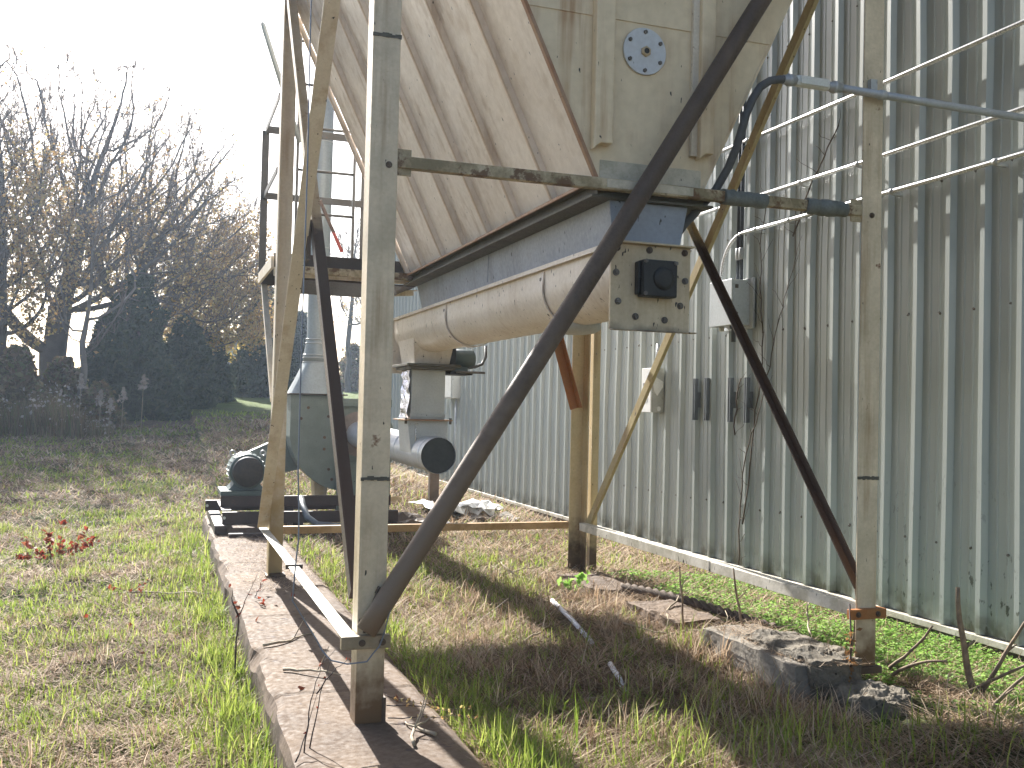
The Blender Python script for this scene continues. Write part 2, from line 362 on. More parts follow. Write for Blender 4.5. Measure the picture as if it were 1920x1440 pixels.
# ------------------------------------------------------------------ ground
def sstep(a, b, x):
    t = np.clip((x-a)/(b-a), 0, 1); return t*t*(3-2*t)
def gz(X, Y, rough=True):
    X = np.asarray(X, float); Y = np.asarray(Y, float)
    r = (X-CX)*math.sin(yaw)+(Y-CY)*math.cos(yaw)
    rise = .054*np.clip(r-12, 0, 16)+.058*np.clip(r-28, 0, 30)
    z = np.where(X < 0, -.20, -.06) + rise*(1-.85*sstep(2.5, 4.2, X)*(1-sstep(20, 30, Y)))
    z = z + np.where(X > .3, -.05*sstep(2.9, 3.6, X), 0)
    z = z + .05*(fbm(X*.9, Y*.9)-.5) + .16*(fbm(X*.15+9, Y*.15)-.5)*sstep(8, 20, r)
    z = z - .05*sstep(1.2, -1.2, Y)*sstep(.5, 1.2, X)*(1-sstep(2.2, 2.6, X))
    if rough:
        z = z + (.030+.075*sstep(-.45, -.9, X)*sstep(1, 5, r))*(fbm(X*3.4, Y*3.4, 3)-.5)
    z = z + .10*np.exp(-(((X-2.75)/.45)**2+((Y+1.05)/.5)**2)) + .02*np.exp(-(((X-2.25)/.3)**2+((Y-.9)/.5)**2)) 
    z = np.where((X > -.26) & (X < .36) & (Y < 8.4), -.32, z)
    return z
def axis(lo, hi, segs):
    out = []
    for a, b, st in segs: out += list(np.arange(a, b-1e-6, st))
    return np.array(out+[hi])
xs = axis(-260, 260, [(-260, -60, 10), (-60, -16, 1.6), (-16, -6, .5), (-6, -.32, .14), (-.32, .42, .06), (.42, 4.2, .10), (4.2, 20, .8), (20, 60, 4), (60, 260, 20)])
ys = axis(-260, 400, [(-260, -30, 12), (-30, -6, 1.5), (-6, 12, .12), (12, 24, .4), (24, 75, 1.0), (75, 400, 12)])
GX, GY = np.meshgrid(xs, ys); GZ = gz(GX, GY)
nx, ny = len(xs), len(ys)
me = bpy.data.meshes.new('ground')
idx = np.arange(nx*ny).reshape(ny, nx)
faces = np.stack([idx[:-1, :-1], idx[:-1, 1:], idx[1:, 1:], idx[1:, :-1]], -1).reshape(-1, 4)
me.vertices.add(nx*ny); me.vertices.foreach_set('co', np.stack([GX, GY, GZ], -1).astype(np.float32).ravel())
me.loops.add(faces.size); me.loops.foreach_set('vertex_index', faces.astype(np.int32).ravel())
me.polygons.add(len(faces)); me.polygons.foreach_set('loop_start', np.arange(0, faces.size, 4, dtype=np.int32))
me.polygons.foreach_set('use_smooth', np.ones(len(faces), bool))
me.update(calc_edges=True); me.materials.append(M['ground'])
g = bpy.data.objects.new('ground', me); COL.objects.link(g); tag(g, 'mown field of dry and green grass rising to the trees', 'ground', kind='structure')

# ------------------------------------------------------------------ triangle soup builder (leaves, grass)
def soup(name, V, T, rnd, mat, parent=None, loc=(0, 0, 0), kind=None):
    """V (n,k,3) verts per card, T list of local triangles, rnd (n,)"""
    n, k, _ = V.shape
    me = bpy.data.meshes.new(name)
    V = V - np.array(loc)
    me.vertices.add(n*k); me.vertices.foreach_set('co', V.astype(np.float32).ravel())
    T = np.array(T); t = len(T)
    F = (T[None]+(np.arange(n)*k)[:, None, None]).reshape(-1, 3)
    me.loops.add(F.size); me.loops.foreach_set('vertex_index', F.astype(np.int32).ravel())
    me.polygons.add(len(F)); me.polygons.foreach_set('loop_start', np.arange(0, F.size, 3, dtype=np.int32))
    me.update(calc_edges=True)
    a = me.attributes.new('rnd', 'FLOAT', 'POINT'); a.data.foreach_set('value', np.repeat(rnd, k).astype(np.float32))
    me.materials.append(mat)
    o = bpy.data.objects.new(name, me); COL.objects.link(o)
    if parent is not None: o.parent = parent
    else: o.location = loc
    return tag(o, kind=kind)

def blades(pos, h, wd, head, lean, curl):
    """grass blades: returns V (n,7,3)"""
    n = len(pos); d = np.stack([np.cos(head), np.sin(head), np.zeros(n)], -1)
    side = np.stack([-np.sin(head), np.cos(head), np.zeros(n)], -1)
    V = np.zeros((n, 7, 3))
    p = pos.copy(); ang = lean.copy(); zz = np.array([0, 0, 1.])
    for i in range(4):
        wv = (wd*(1, .85, .6, 0)[i])[:, None]
        if i < 3: V[:, 2*i] = p-side*wv/2; V[:, 2*i+1] = p+side*wv/2
        else: V[:, 6] = p
        st = (h/3)[:, None]
        p = p+(d*np.sin(ang)[:, None]+zz*np.cos(ang)[:, None])*st; ang = ang+curl
    return V
BT = [(0, 1, 3), (0, 3, 2), (2, 3, 5), (2, 5, 4), (4, 5, 6)]

def cards(pos, size, aspect=1.6, fold=.35):
    n = len(pos)
    a = rng.normal(size=(n, 3)); a /= np.linalg.norm(a, axis=1)[:, None]
    b = rng.normal(size=(n, 3)); b = b-a*(a*b).sum(1)[:, None]; b /= np.linalg.norm(b, axis=1)[:, None]
    s = np.asarray(size).reshape(-1, 1)
    c = np.cross(a, b)*s*fold
    return np.stack([pos-a*s*aspect/2, pos+b*s/2+c, pos+a*s*aspect/2+c*.3, pos-b*s/2+c], 1)
CT = [(0, 1, 2), (0, 2, 3)]

# ------------------------------------------------------------------ SUPPORT FRAME
W, D = 2.765, 3.928
frame = thing('support_frame', 'cream and rust steel leg frame with diagonal braces carrying the ribbed hopper', 'steel frame', (1.38, 1.96, 0))
L, T = .125, .010
def leg(cx, cy, sx, sy, z0, z1, mat):
    mb = MB(); angle_bar(mb, (cx, cy, z0), (cx, cy, z1), (sx, 0, 0), (0, sy, 0), L, T)
    return mb.build('leg', mat, frame, .003)
HT = 5.0
nl = leg(0, 0, 1, 1, .0, HT, M['cream_post']); nr = leg(W, 0, -1, 1, .06, HT, M['cream_post'])
fl = leg(0, D, 1, -1, .0, HT, M['cream_leg']); fr = leg(W, D, -1, -1, -.12, HT, M['tan_post'])
tag(nl, 'weathered cream nearest leg with burnt weld at its foot'); tag(fr, 'yellowish tan leg with a dark foot')
b = MB(); b.box(.118, .136, -.006, .05, 0, .11); b.build('shim', M['rust_dark'], nl, .002)
b = MB(); b.box(-.075, .142, -.040, -.004, .335, .392); b.box(-.075, -.002, -.004, .07, .380, .392); b.build('clamp_plate', M['clamp'], nl, .003)
b = MB(); b.box(2.575, 2.80, -.040, -.004, .338, .39); b.box(2.767, 2.80, -.004, .14, .378, .39); b.build('clamp_plate', M['orange_rust'], nr, .003)
b = MB(); b.box(2.615, 2.785, -.03, .12, .05, .085); b.build('foot_plate', M['rust_dark'], nr, .003)
b = MB(); b.box(-.012, .14, D-.13, D+.012, 0.0, .02); b.build('foot_plate', M['rust_dark'], fl, .002)
for x, y, z, par_ in ((.015, -.0405, .363, nl), (.105, -.0405, .363, nl), (2.62, -.0405, .364, nr), (2.745, -.0405, .364, nr), (2.70, -.0005, 2.47, nr), (.085, -.0005, 2.47, nl)):
    b = MB(); b.tube([(x, y, z), (x, y-.004, z)], .015, 14); b.tube([(x, y-.004, z), (x, y-.013, z)], .0095, 6, smooth=False); b.build('bolt', M['rust_dark'], par_)
for x0, lg in ((.09, nl), (2.575, nr)):
    b = MB(); b.box(x0, x0+.10, .0105, .018, 2.43, 2.55); b.build('gusset', M['mossy'], lg, .002)
# weld smear on near leg
b = MB()
for i in range(9):
    t = i/8; b.tube([(.03+.05*t+random.uniform(-.004, .004), -.012, .40+.17*t), (.035+.055*t, -.014, .43+.17*t)], .007, 6)
b.build('weld_bead', M['rust_dark'], nl)

for lg, x0, x1 in ((nl, -.003, .128), (nr, W-.128, W+.003)):
    for z in ((1.075,) if lg is nr else (1.075, 3.05)):
        b = MB()
        for i in range(9):
            xa = x0+(x1-x0)*i/9; b.box(xa, x0+(x1-x0)*(i+1)/9, -.0035-random.uniform(0, .002), .004, z-.009+random.uniform(-.003, .002), z+.006+random.uniform(-.003, .004))
        b.build('weld_seam', M['flange_dirt'], lg)
fs = MB(); angle_bar(fs, (2.853, 3.93, -.05), (2.853, 3.93, HT), (1, 0, 0), (0, 1, 0), .07, .008)
fs.build('side_channel', M['tan_post'], frame, .002)
# bottom rails
b = MB(); angle_bar(b, (0.0-.004, .075, .388), (0.0-.004, D-.01, .388), (-1, 0, 0), (0, 0, -1), .066, .006)
b.build('bottom_rail', M['white_rail'], frame, .002)
b = MB(); b.box(-.085, .02, 1.93, 1.95, .37, .398); b.build('rail_splice', M['rust_dark'], frame, .002)
b = MB(); angle_bar(b, (.128, D-.012, .392), (W-.128, D-.012, .392), (0, 1, 0), (0, 0, -1), .06, .006)
b.build('bottom_rail', M['orange_rail'], frame, .002)
b = MB(); angle_bar(b, (W-.06, .07, .39), (W-.06, 1.62, .39), (1, 0, 0), (0, 0, -1), .068, .006); angle_bar(b, (W-.063, 1.60, .393), (W-.063, D-.1, .393), (1, 0, 0), (0, 0, -1), .068, .006)
b.box(W+.012, W+.05, .14, D, .365, .38)
b.build('bottom_rail', M['white_rail'], frame, .002, label='chalky white rail spotted with black mildew')
# front top rail with wraps
b = MB(); b.box(.126, 2.638, -.002, .044, 2.463, 2.517)
tr = b.build('top_rail', M['mossy'], frame, .004, label='mossy green and rusty front rail')
for x0, x1 in ((1.80, 2.055), (2.30, 2.55)):
    b = MB(); n = 14
    pts = [(x0+(x1-x0)*i/n, .021+random.uniform(-.003, .003), 2.490+random.uniform(-.003, .003)) for i in range(n+1)]
    b.tube(pts, [.041+random.uniform(-.004, .004) for _ in pts], 14); b.build('tape_wrap', M['wrap'], tr)
b = MB(); b.box(1.15, 1.62, -.006, -.003, 2.472, 2.512); b.build('pale_patch', M['skirt'], tr)
# rails at rear top
b = MB(); b.box(.126, 2.638, D-.06, D-.012, 2.46, 2.52); b.build('top_rail', M['mossy'], frame, .004)
# diagonal braces
b = MB(); b.tube([(.028, -.054, .415), (.10, -.0545, .53), (1.088, -.056, 2.09), (1.96, -.056, 3.49), (2.70, -.056, 4.66)], [.046, .046, .046, .046, .046], 20)
b.build('diagonal_brace', M['brace_pipe'], frame, 0, label='long dark rusted front pipe brace')
b = MB(); angle_bar(b, (.012, .30, .49), (.012, 3.86, 4.74), (1, 0, 0), (0, -.7, .8), .080, .008)
b.build('diagonal_brace', M['brace_two'], frame, .002, label='brace with dark rust below and cream paint above')
b = MB(); angle_bar(b, (-.006, 3.80, .40), (-.006, .12, 4.40), (-1, 0, 0), (0, .7, .75), .086, .008)
b.build('diagonal_brace', M['tan_brace'], frame, .002, label='tan brace on the outer left side')
b = MB(); b.box(-.012, .012, 1.92, 2.10, 2.30, 2.55); b.build('gusset', M['rust_dark'], frame, .002)
b = MB(); angle_bar(b, (W-.014, .10, .47), (W-.014, 3.85, 4.93), (-1, 0, 0), (0, -.76, .65), .050, .008)
b.build('diagonal_brace', M['brace_right'], frame, .002, label='dark brown brace rising toward the back on the wall side')
b = MB(); angle_bar(b, (W-.004, 3.86, .36), (W-.004, .10, 4.55), (0, -.75, -.66), (1, 0, 0), .075, .008)
b.build('diagonal_brace', M['yellow_brace'], frame, .002, label='tan yellow brace on the wall side')
b = MB(); angle_bar(b, (2.70, D-.03, 1.42), (2.16, D-.03, 3.15), (-1, 0, 0), (0, -1, 0), .085, .008)
b.build('knee_brace', M['orange_rust'], frame, .002, label='orange rust knee brace on the far leg')

# ------------------------------------------------------------------ HOPPER
ZB, ZT, K = 2.52, 4.9, .483
XL = lambda z: 1.145-(z-ZB)*K
XR = lambda z: 1.715+(z-ZB)*K
HY0, HY1 = .09, 3.95
hop = thing('ribbed_hopper', 'large cream steel V-shaped hopper with ribbed sloping side and round access plate', 'hopper', (1.43, 2.0, 2.52))
b = MB()
b.add([(XL(ZB), HY0, ZB), (XR(ZB), HY0, ZB), (XR(ZB), HY1, ZB), (XL(ZB), HY1, ZB), (XL(ZT), HY0, ZT), (XR(ZT), HY0, ZT), (XR(ZT), HY1, ZT), (XL(ZT), HY1, ZT)],
      [(3,2,1,0),(2,3,7,6),(1,2,6,5),(3,0,4,7)])
b.build('hopper_side', M['cream'], hop)
b = MB(); b.add([(XL(ZB), HY0-.002, ZB), (XR(ZB), HY0-.002, ZB), (XR(ZT), HY0-.002, ZT), (XL(ZT), HY0-.002, ZT)], [(0, 1, 2, 3)])
b.add([(XL(3.335)+.003, HY0-.006, 3.335), (XR(3.335)-.003, HY0-.006, 3.335), (XR(ZT), HY0-.006, ZT), (XL(ZT), HY0-.006, ZT)], [(0, 1, 2, 3)])
b.hexa([(XL(3.33)+.002, HY0-.008, 3.33), (XR(3.33)-.002, HY0-.008, 3.33), (XR(3.33)-.002, HY0-.002, 3.33), (XL(3.33)+.002, HY0-.002, 3.33),
        (XL(3.34)+.002, HY0-.008, 3.34), (XR(3.34)-.002, HY0-.008, 3.34), (XR(3.34)-.002, HY0-.002, 3.34), (XL(3.34)+.002, HY0-.002, 3.34)])
b.build('front_panel', M['cream_face'], hop, label='flat cream front panel with thin rust streaks')
b = MB(); b.box(XL(2.53)+.01, XR(2.53)-.01, HY0-.006, HY0-.003, 2.525, 2.625); b.build('skirt_band', M['skirt'], hop)
sd = Vector((-K, 0, 1)).normalized(); no = Vector((-1, 0, -K)).normalized()
for y in (.596, 1.162, 1.721, 2.271, 2.827, 3.424, 3.96):
    b = MB(); p0 = Vector((XL(ZB+.01), 0, ZB+.01)); p1 = Vector((XL(ZT), 0, ZT))
    q = []
    for p in (p0, p1):
        for (yy, h) in ((y, 0), (y+.03, 0), (y+.03, .042), (y, .042)):
            v = p+no*h; q.append((v.x, yy, v.z))
    b.hexa(q); o = b.build('stiffener_rib', M['cream'], hop, .002)
    b = MB(); q = []
    for p in (p0, p1):
        for (yy, h) in ((y-.002, .034), (y+.014, .034), (y+.014, .0445), (y-.002, .0445)):
            v = p+no*h; q.append((v.x, yy, v.z))
    b.hexa(q); b.build('rib_edge', M['rib_edge'], o)
for y in (.596, 1.162, 1.721, 2.271, 2.827, 3.424):
    b = MB(); n2 = Vector((1, 0, -K)).normalized(); q = []
    for p in (Vector((XR(ZB+.01), 0, ZB+.01)), Vector((XR(ZT), 0, ZT))):
        for (yy, h) in ((y, 0), (y+.03, 0), (y+.03, .042), (y, .042)):
            v = p+n2*h; q.append((v.x, yy, v.z))
    b.hexa(q); b.build('stiffener_rib', M['cream'], hop, .004)
b = MB()
b.bar((XL(ZB)-.004, HY0+.004, ZB), (XL(ZT)-.004, HY0+.004, ZT), (0, 1, 0), .02, .03); b.build('corner_seam', M['rust_lip'], hop, .003)
b = MB(); b.bar((XR(ZB)+.004, HY0+.004, ZB), (XR(ZT)+.004, HY0+.004, ZT), (0, 1, 0), .014, .02); b.build('corner_seam', M['cream_face'], hop, .003)
for x0, x1, zb in ((1.095, 1.195, 2.665), (1.675, 1.755, 2.672)):
    b = MB(); b.prism([(x0, zb), (x0+.035, zb+.03), (x1, zb+.03), (x1, ZT), (x0, ZT)], (.032, .086))
    b.build('vertical_stiffener', M['cream_face'], hop, .006)
b = MB(); b.box(1.640, 1.676, .06, .086, 2.69, ZT); b.build('stiffener_flange', M['tan_brace'], hop, .003)
b = MB(); n = 48
b.tube([(1.378, .083, 3.19), (1.378, .078, 3.19), (1.378, .0745, 3.19)], [.118, .118, .116], n)
ap = b.build('access_plate', M['plate_white'], hop, label='round bluish white access plate with six bolts')
for i in range(6):
    a = R(90+60*i); x, z = 1.378+.096*math.cos(a), 3.19+.096*math.sin(a)
    b = MB(); b.tube([(x, .075, z), (x, .066, z)], [.011, .010], 6, smooth=False); b.build('bolt', M['bolt'], ap)
b = MB(); b.tube([(1.381, .076, 3.188), (1.381, .064, 3.188), (1.381, .060, 3.188)], [.027, .027, .022], 6, smooth=False); b.build('hex_socket', M['pale_wood'], ap)
b = MB(); b.tube([(1.381, .061, 3.188), (1.381, .0585, 3.188)], .014, 16); b.build('socket_bore', M['black'], ap)
# flange
b = MB()
b.box(1.095, 1.765, .045, 4.03, 2.502, 2.512); b.box(1.135, 1.725, .075, 3.99, 2.445, 2.502); b.box(1.095, 1.765, .045, 4.03, 2.433, 2.445)
b.build('bottom_flange', M['flange_dirt'], hop, .002)
b = MB(); b.box(1.085, 1.094, .04, 4.03, 2.497, 2.514); b.build('flange_edge', M['rust_lip'], hop, .001)
# unseen collector box above the hopper, added for the shade it casts
b = MB(); b.box(-.01, 2.87, .07, 3.97, 4.905, 8.2); b.build('collector_shade_box', M['cream'], hop, .01)

# ------------------------------------------------------------------ SCREW CONVEYOR
scw = thing('screw_conveyor', 'cream U-shaped screw conveyor trough hanging under the hopper with square end plate and black bearing', 'conveyor', (1.41, 2.4, 1.88))
b = MB()
tp = [(1.175, 4.04), (1.645, 4.04)]
b.hexa([(1.235, .10, 2.215), (1.605, .10, 2.215), (1.605, 3.90, 2.215), (1.235, 3.90, 2.215), (1.205, .085, 2.432), (1.64, .085, 2.432), (1.64, 3.99, 2.432), (1.205, 3.99, 2.432)])
b.box(1.197, 1.204, 1.99, 1.996, 2.24, 2.43)
b.build('transition_chute', M['bluegrey'], scw, .003, label='blue grey tapered chute above the trough')
prof = [(1.20, 2.20)]+[(1.41+.21*math.cos(a), 2.09+.21*math.sin(a)) for a in np.linspace(math.pi, 2*math.pi, 25)]+[(1.62, 2.20)]
b = MB(); n = len(prof)
ysg = [.046, 1.2, 2.4, 3.6, 4.83]
vs = [(x, y, z) for y in ysg for x, z in prof]
fsx = [(j*n+i, j*n+i+1, (j+1)*n+i+1, (j+1)*n+i) for j in range(len(ysg)-1) for i in range(n-1)]
b.add(vs, fsx, True); b.add([(1.2, .046, 2.2), (1.62, .046, 2.2), (1.62, 4.83, 2.2), (1.2, 4.83, 2.2)], [(0, 1, 2, 3)])
tro = b.build('trough', M['trough'], scw)
b = MB(); b.box(1.172, 1.21, .05, 4.84, 2.201, 2.212); b.box(1.61, 1.648, .05, 4.84, 2.201, 2.212); b.box(1.172, 1.18, .05, 4.84, 2.188, 2.201)
b.build('trough_flange', M['trough'], scw, .001)
for y0 in (.93, 3.0):
    b = MB(); pr = [(1.195, 2.185)]+[(1.41+.226*math.cos(a), 2.09+.226*math.sin(a)) for a in np.linspace(math.pi, 2*math.pi, 25)]+[(1.625, 2.185)]
    m_ = len(pr)
    b.add([(x, y, z) for y in (y0, y0+.075) for x, z in pr], [(i, i+1, m_+i+1, m_+i) for i in range(m_-1)], True)
    b.add([(x, y0, z) for x, z in pr]+[(1.41+(x-1.41)*.96, y0, 2.09+(z-2.09)*.96) for x, z in pr], [(i+1, i, m_+i, m_+i+1) for i in range(m_-1)])
    st = b.build('saddle_strap', M['trough'], scw)
    for x, z in ((1.196, 2.14), (1.205, 2.03), (1.25, 1.945)):
        d = Vector((x-1.41, 0, min(z-2.09, 0))).normalized()
        bb = MB(); bb.tube([Vector((x, y0+.037, z))-d*.004, Vector((x, y0+.037, z))+d*.010], .011, 6, smooth=False); bb.build('bolt', M['bolt'], st)
b = MB(); b.tube([(1.41, .97, 1.90), (1.41, .97, 1.865), (1.41, .97, 1.845), (1.41, .97, 1.835)], [.15, .15, .12, .06], 28); b.build('clean_out_cap', M['valve'], scw)
b = MB(); b.box(1.195, 1.628, .028, .045, 1.795, 2.212); b.box(1.19, 1.635, -.012, .045, 2.213, 2.222); b.box(1.195, 1.655, -.004, .028, 1.788, 1.7945)
ep = b.build('end_plate', M['endplate'], scw, .002)
b = MB(); b.box(1.320, 1.335, -.018, .027, 1.965, 2.128); b.box(1.336, 1.520, -.045, .027, 1.955, 2.135)
be = b.build('bearing_housing', M['black'], ep, .012)
b = MB(); b.tube([(1.445, -.044, 2.045), (1.445, -.052, 2.045), (1.445, -.058, 2.045)], [.058, .055, .035], 28); b.build('bearing_cap', M['black'], be)
for x, z in ((1.345, 2.125), (1.345, 1.968), (1.508, 2.122)):
    b = MB(); b.tube([(x, -.044, z), (x, -.057, z)], .010, 6, smooth=False); b.build('bolt', M['bolt'], be)
for x, z in ((1.225, 2.19), (1.222, 2.07), (1.235, 1.93), (1.33, 1.86), (1.595, 2.19), (1.60, 2.05), (1.575, 1.925), (1.49, 1.85), (1.40, 2.19)):
    b = MB(); b.tube([(x, .028, z), (x, .022, z)], .017, 14); b.tube([(x, .022, z), (x, .012, z)], .011, 6, smooth=False); b.build('bolt', M['bolt'] if z < 2.1 else M['rust_dark'], ep)
b = MB(); b.box(1.19, 1.64, 4.832, 4.85, 1.70, 2.215); b.build('end_plate', M['trough'], scw, .002)
# discharge spout
b = MB(); b.hexa([(1.255, 4.22, 1.775), (1.575, 4.22, 1.775), (1.575, 4.70, 1.775), (1.255, 4.70, 1.775), (1.215, 4.12, 2.05), (1.605, 4.12, 2.05), (1.605, 4.76, 2.05), (1.215, 4.76, 2.05)])
b.build('discharge_spout', M['trough'], scw, .003)
b = MB(); b.box(1.17, 1.66, 4.13, 4.80, 1.752, 1.774); b.box(1.21, 1.62, 4.18, 4.76, 1.727, 1.752); b.build('spout_flange', M['flange_dirt'], scw, .002)

# rotary valve
val = thing('rotary_valve', 'grey square feeder box wrapped with torn silver foil between conveyor spout and duct', 'feeder', (1.41, 4.5, 1.27))
b = MB(); b.box(1.262, 1.572, 4.33, 4.66, 1.282, 1.726); b.box(1.255, 1.579, 4.323, 4.667, 1.30, 1.33)
b.build('valve_body', M['valve'], val, .004)
b = MB(); ng = 10
vs = []; 
for i in range(ng+1):
    for j in range(7):
        z = 1.29+.43*i/ng; y = 4.34+.31*j/6
        vs.append((1.258-.004-random.uniform(0, .02)-(.012 if i < 3 else 0), y, z))
b.add(vs, [(i*7+j, i*7+j+1, (i+1)*7+j+1, (i+1)*7+j) for i in range(ng) for j in range(6)])
b.build('foil_wrap', M['foil'], val)
b = MB(); b.box(1.19, 1.63, 4.26, 4.72, 1.268, 1.281); b.build('lower_flange', M['rust_lip'], val, .002)
b = MB()
b.hexa([(1.255, 4.26, .98), (1.565, 4.26, .98), (1.565, 4.70, .98), (1.255, 4.70, .98), (1.225, 4.31, 1.268), (1.60, 4.31, 1.268), (1.60, 4.68, 1.268), (1.225, 4.68, 1.268)])
b.build('saddle_hood', M['valve'], val, .004)
b = MB(); b.tube([(1.32, 4.295, 1.24), (1.30, 4.29, 1.24), (1.30, 4.27, 1.05)], .006, 6); b.build('latch_rod', M['galv_shiny'], val)
for x in (1.21, 1.62):
    b = MB(); b.tube([(x, 4.3, 1.295), (x, 4.3, 1.24)], .012, 6); b.build('flange_bolt', M['bolt'], val)
b = MB(); b.box(1.61, 1.66, 4.30, 4.62, 1.70, 1.94); b.box(1.60, 1.82, 4.30, 4.62, 1.69, 1.712)
b.build('drive_bracket', M['black'], val, .003)
b = MB(); b.tube([(1.665, 4.46, 1.84), (1.68, 4.46, 1.84), (1.86, 4.46, 1.84), (1.88, 4.46, 1.84)], [.07, .09, .09, .06], 20)
dm = b.build('drive_motor', M['green_motor'], val)
b = MB(); b.box(1.665, 1.80, 4.39, 4.52, 1.712, 1.77); b.build('motor_foot', M['green_motor'], dm, .003)
b = MB(); b.tube([(1.80, 4.42, 1.775), (1.87, 4.40, 1.77), (1.94, 4.40, 1.80), (1.98, 4.42, 1.87), (1.985, 4.45, 1.97)], .014, 8); b.build('motor_cable', M['flex'], val)
b = MB(); b.tube([(1.66, 4.28, 1.715), (1.93, 4.28, 1.715)], .011, 8); b.build('bracket_bolt', M['bolt'], val)

# duct
duct = thing('round_duct', 'round silver duct with a dark capped end running back to the blower', 'duct', (1.41, 5.8, .98))
b = MB(); b.tube([(1.41, 3.90, .978), (1.41, 5.2, .99), (1.41, 6.6, 1.02), (1.41, 7.72, 1.045)], .155, 36, caps=False)
b.build('duct_pipe', M['pipe_alu'], duct)
b = MB(); b.tube([(1.41, 3.915, .978), (1.41, 3.925, .978)], .153, 36)
b.build('end_cap', M['pipe_cap'], duct)
for y in (4.0, 4.95, 6.3):
    b = MB(); z = .978+(y-3.9)*.0175; b.tube([(1.41, y, z), (1.41, y+.008, z), (1.41, y+.03, z), (1.41, y+.038, z)], [.156, .162, .162, .156], 36, caps=False); b.build('seam_ring', M['pipe_alu'], duct)

# ------------------------------------------------------------------ BLOWER
blo = thing('blower', 'grey green centrifugal blower with motor and belt guard on a rusty skid', 'blower', (.9, 7.6, 0))
cx, cz = 1.33, 1.0
sp = [(.61, 1.5)]
for i in range(29):
    a = math.pi+ (1.55*math.pi)*i/28
    r_ = .72-.30*(i/28)
    sp.append((cx+r_*math.cos(a), cz+r_*math.sin(a)))
sp = sp + [(1.22, 1.43), (1.22, 1.5)]
b = MB(); b.prism(sp, (7.60, 8.16)); ho = b.build('scroll_housing', M['green'], blo, .006)
b = MB(); b.prism([(cx+(x-cx)*1.02, cz+(z-cz)*1.02) for x, z in sp[:31]], (7.585, 7.60)); b.build('side_sheet', M['green'], ho, .003)
for x, z in ((.80, 1.35), (1.04, 1.25), (1.00, 1.0), (1.0, .86), (1.06, .62), (1.10, .50), (.72, 1.22)):
    bb = MB(); bb.tube([(x, 7.584, z), (x, 7.573, z)], .018, 8); bb.build('bolt', M['rust_dark'], ho)
b = MB(); b.tube([(1.41, 7.60, 1.045), (1.41, 7.56, 1.045)], .27, 36); b.build('inlet_ring', M['inlet'], ho)
b = MB(); b.box(1.16, 1.80, 7.53, 7.56, .06, .70); b.box(1.15, 1.165, 7.45, 7.56, .06, 1.42); b.box(1.165, 1.80, 7.53, 7.56, 1.38, 1.47)
b.build('pedestal', M['green'], blo, .003)
b = MB(); b.hexa([(.93, 7.7, .2), (1.05, 7.7, .2), (1.05, 8.0, .2), (.93, 8.0, .2), (.90, 7.7, .62), (1.10, 7.7, .62), (1.10, 8.0, .62), (.90, 8.0, .62)]); b.build('support_foot', M['tan_brace'], blo, .003)
# belt guard
gp = []
c0, c1, ra, rb = (.15, .60), (1.33, 1.0), .16, .30
th = math.atan2(c1[1]-c0[1], c1[0]-c0[0]); de = math.asin((rb-ra)/math.dist(c0, c1))
for i in range(13):
    a = th+math.pi/2+de+(math.pi-2*de)*i/12; gp.append((c0[0]+ra*math.cos(a), c0[1]+ra*math.sin(a)))
for i in range(13):
    a = th-math.pi/2-de+(math.pi+2*de)*i/12; gp.append((c1[0]+rb*math.cos(a), c1[1]+rb*math.sin(a)))
b = MB(); b.prism(gp, (8.22, 8.38)); b.build('belt_guard', M['green'], blo, .004)
# motor
mc = (.085, .625)
b = MB(); b.tube([(mc[0], 7.08, mc[1]), (mc[0], 7.10, mc[1]), (mc[0], 7.60, mc[1])], [.185, .195, .195], 36)
for i in range(24):
    a = 2*math.pi*i/24; d = Vector((math.cos(a), 0, math.sin(a)))
    b.bar(Vector((mc[0], 7.16, mc[1]))+d*.197, Vector((mc[0], 7.56, mc[1]))+d*.197, d, .008, .022)
mo = b.build('motor', M['green_motor'], blo)
b = MB(); b.tube([(mc[0], 7.082, mc[1]), (mc[0], 7.02, mc[1]), (mc[0], 7.0, mc[1]), (mc[0], 6.99, mc[1])], [.168, .165, .15, .05], 36); b.build('fan_cover', M['motor_end'], mo)
b = MB(); b.tube([(mc[0], 7.6, mc[1]), (mc[0], 8.2, mc[1]+.0)], .03, 12); b.build('shaft', M['bolt'], mo)
for sx in (-.16, .17):
    pts = [(mc[0]+sx+.028*math.cos(a), 7.2, mc[1]+.20+.028*math.sin(a)) for a in np.linspace(0, 2*math.pi, 15)]
    b = MB(); b.tube(pts, .009, 6); b.build('lifting_eye', M['galv'], mo)
b = MB(); b.hexa([(mc[0]-.20, 7.12, .415), (mc[0]+.20, 7.12, .415), (mc[0]+.20, 7.56, .415), (mc[0]-.20, 7.56, .415), (mc[0]-.13, 7.14, .50), (mc[0]+.13, 7.14, .50), (mc[0]+.13, 7.54, .50), (mc[0]-.13, 7.54, .50)]); b.build('motor_foot', M['green_motor'], mo, .004)
b = MB(); b.box(-.20, .34, 7.05, 7.66, .36, .412); b.build('slide_base', M['green_motor'], blo, .004)
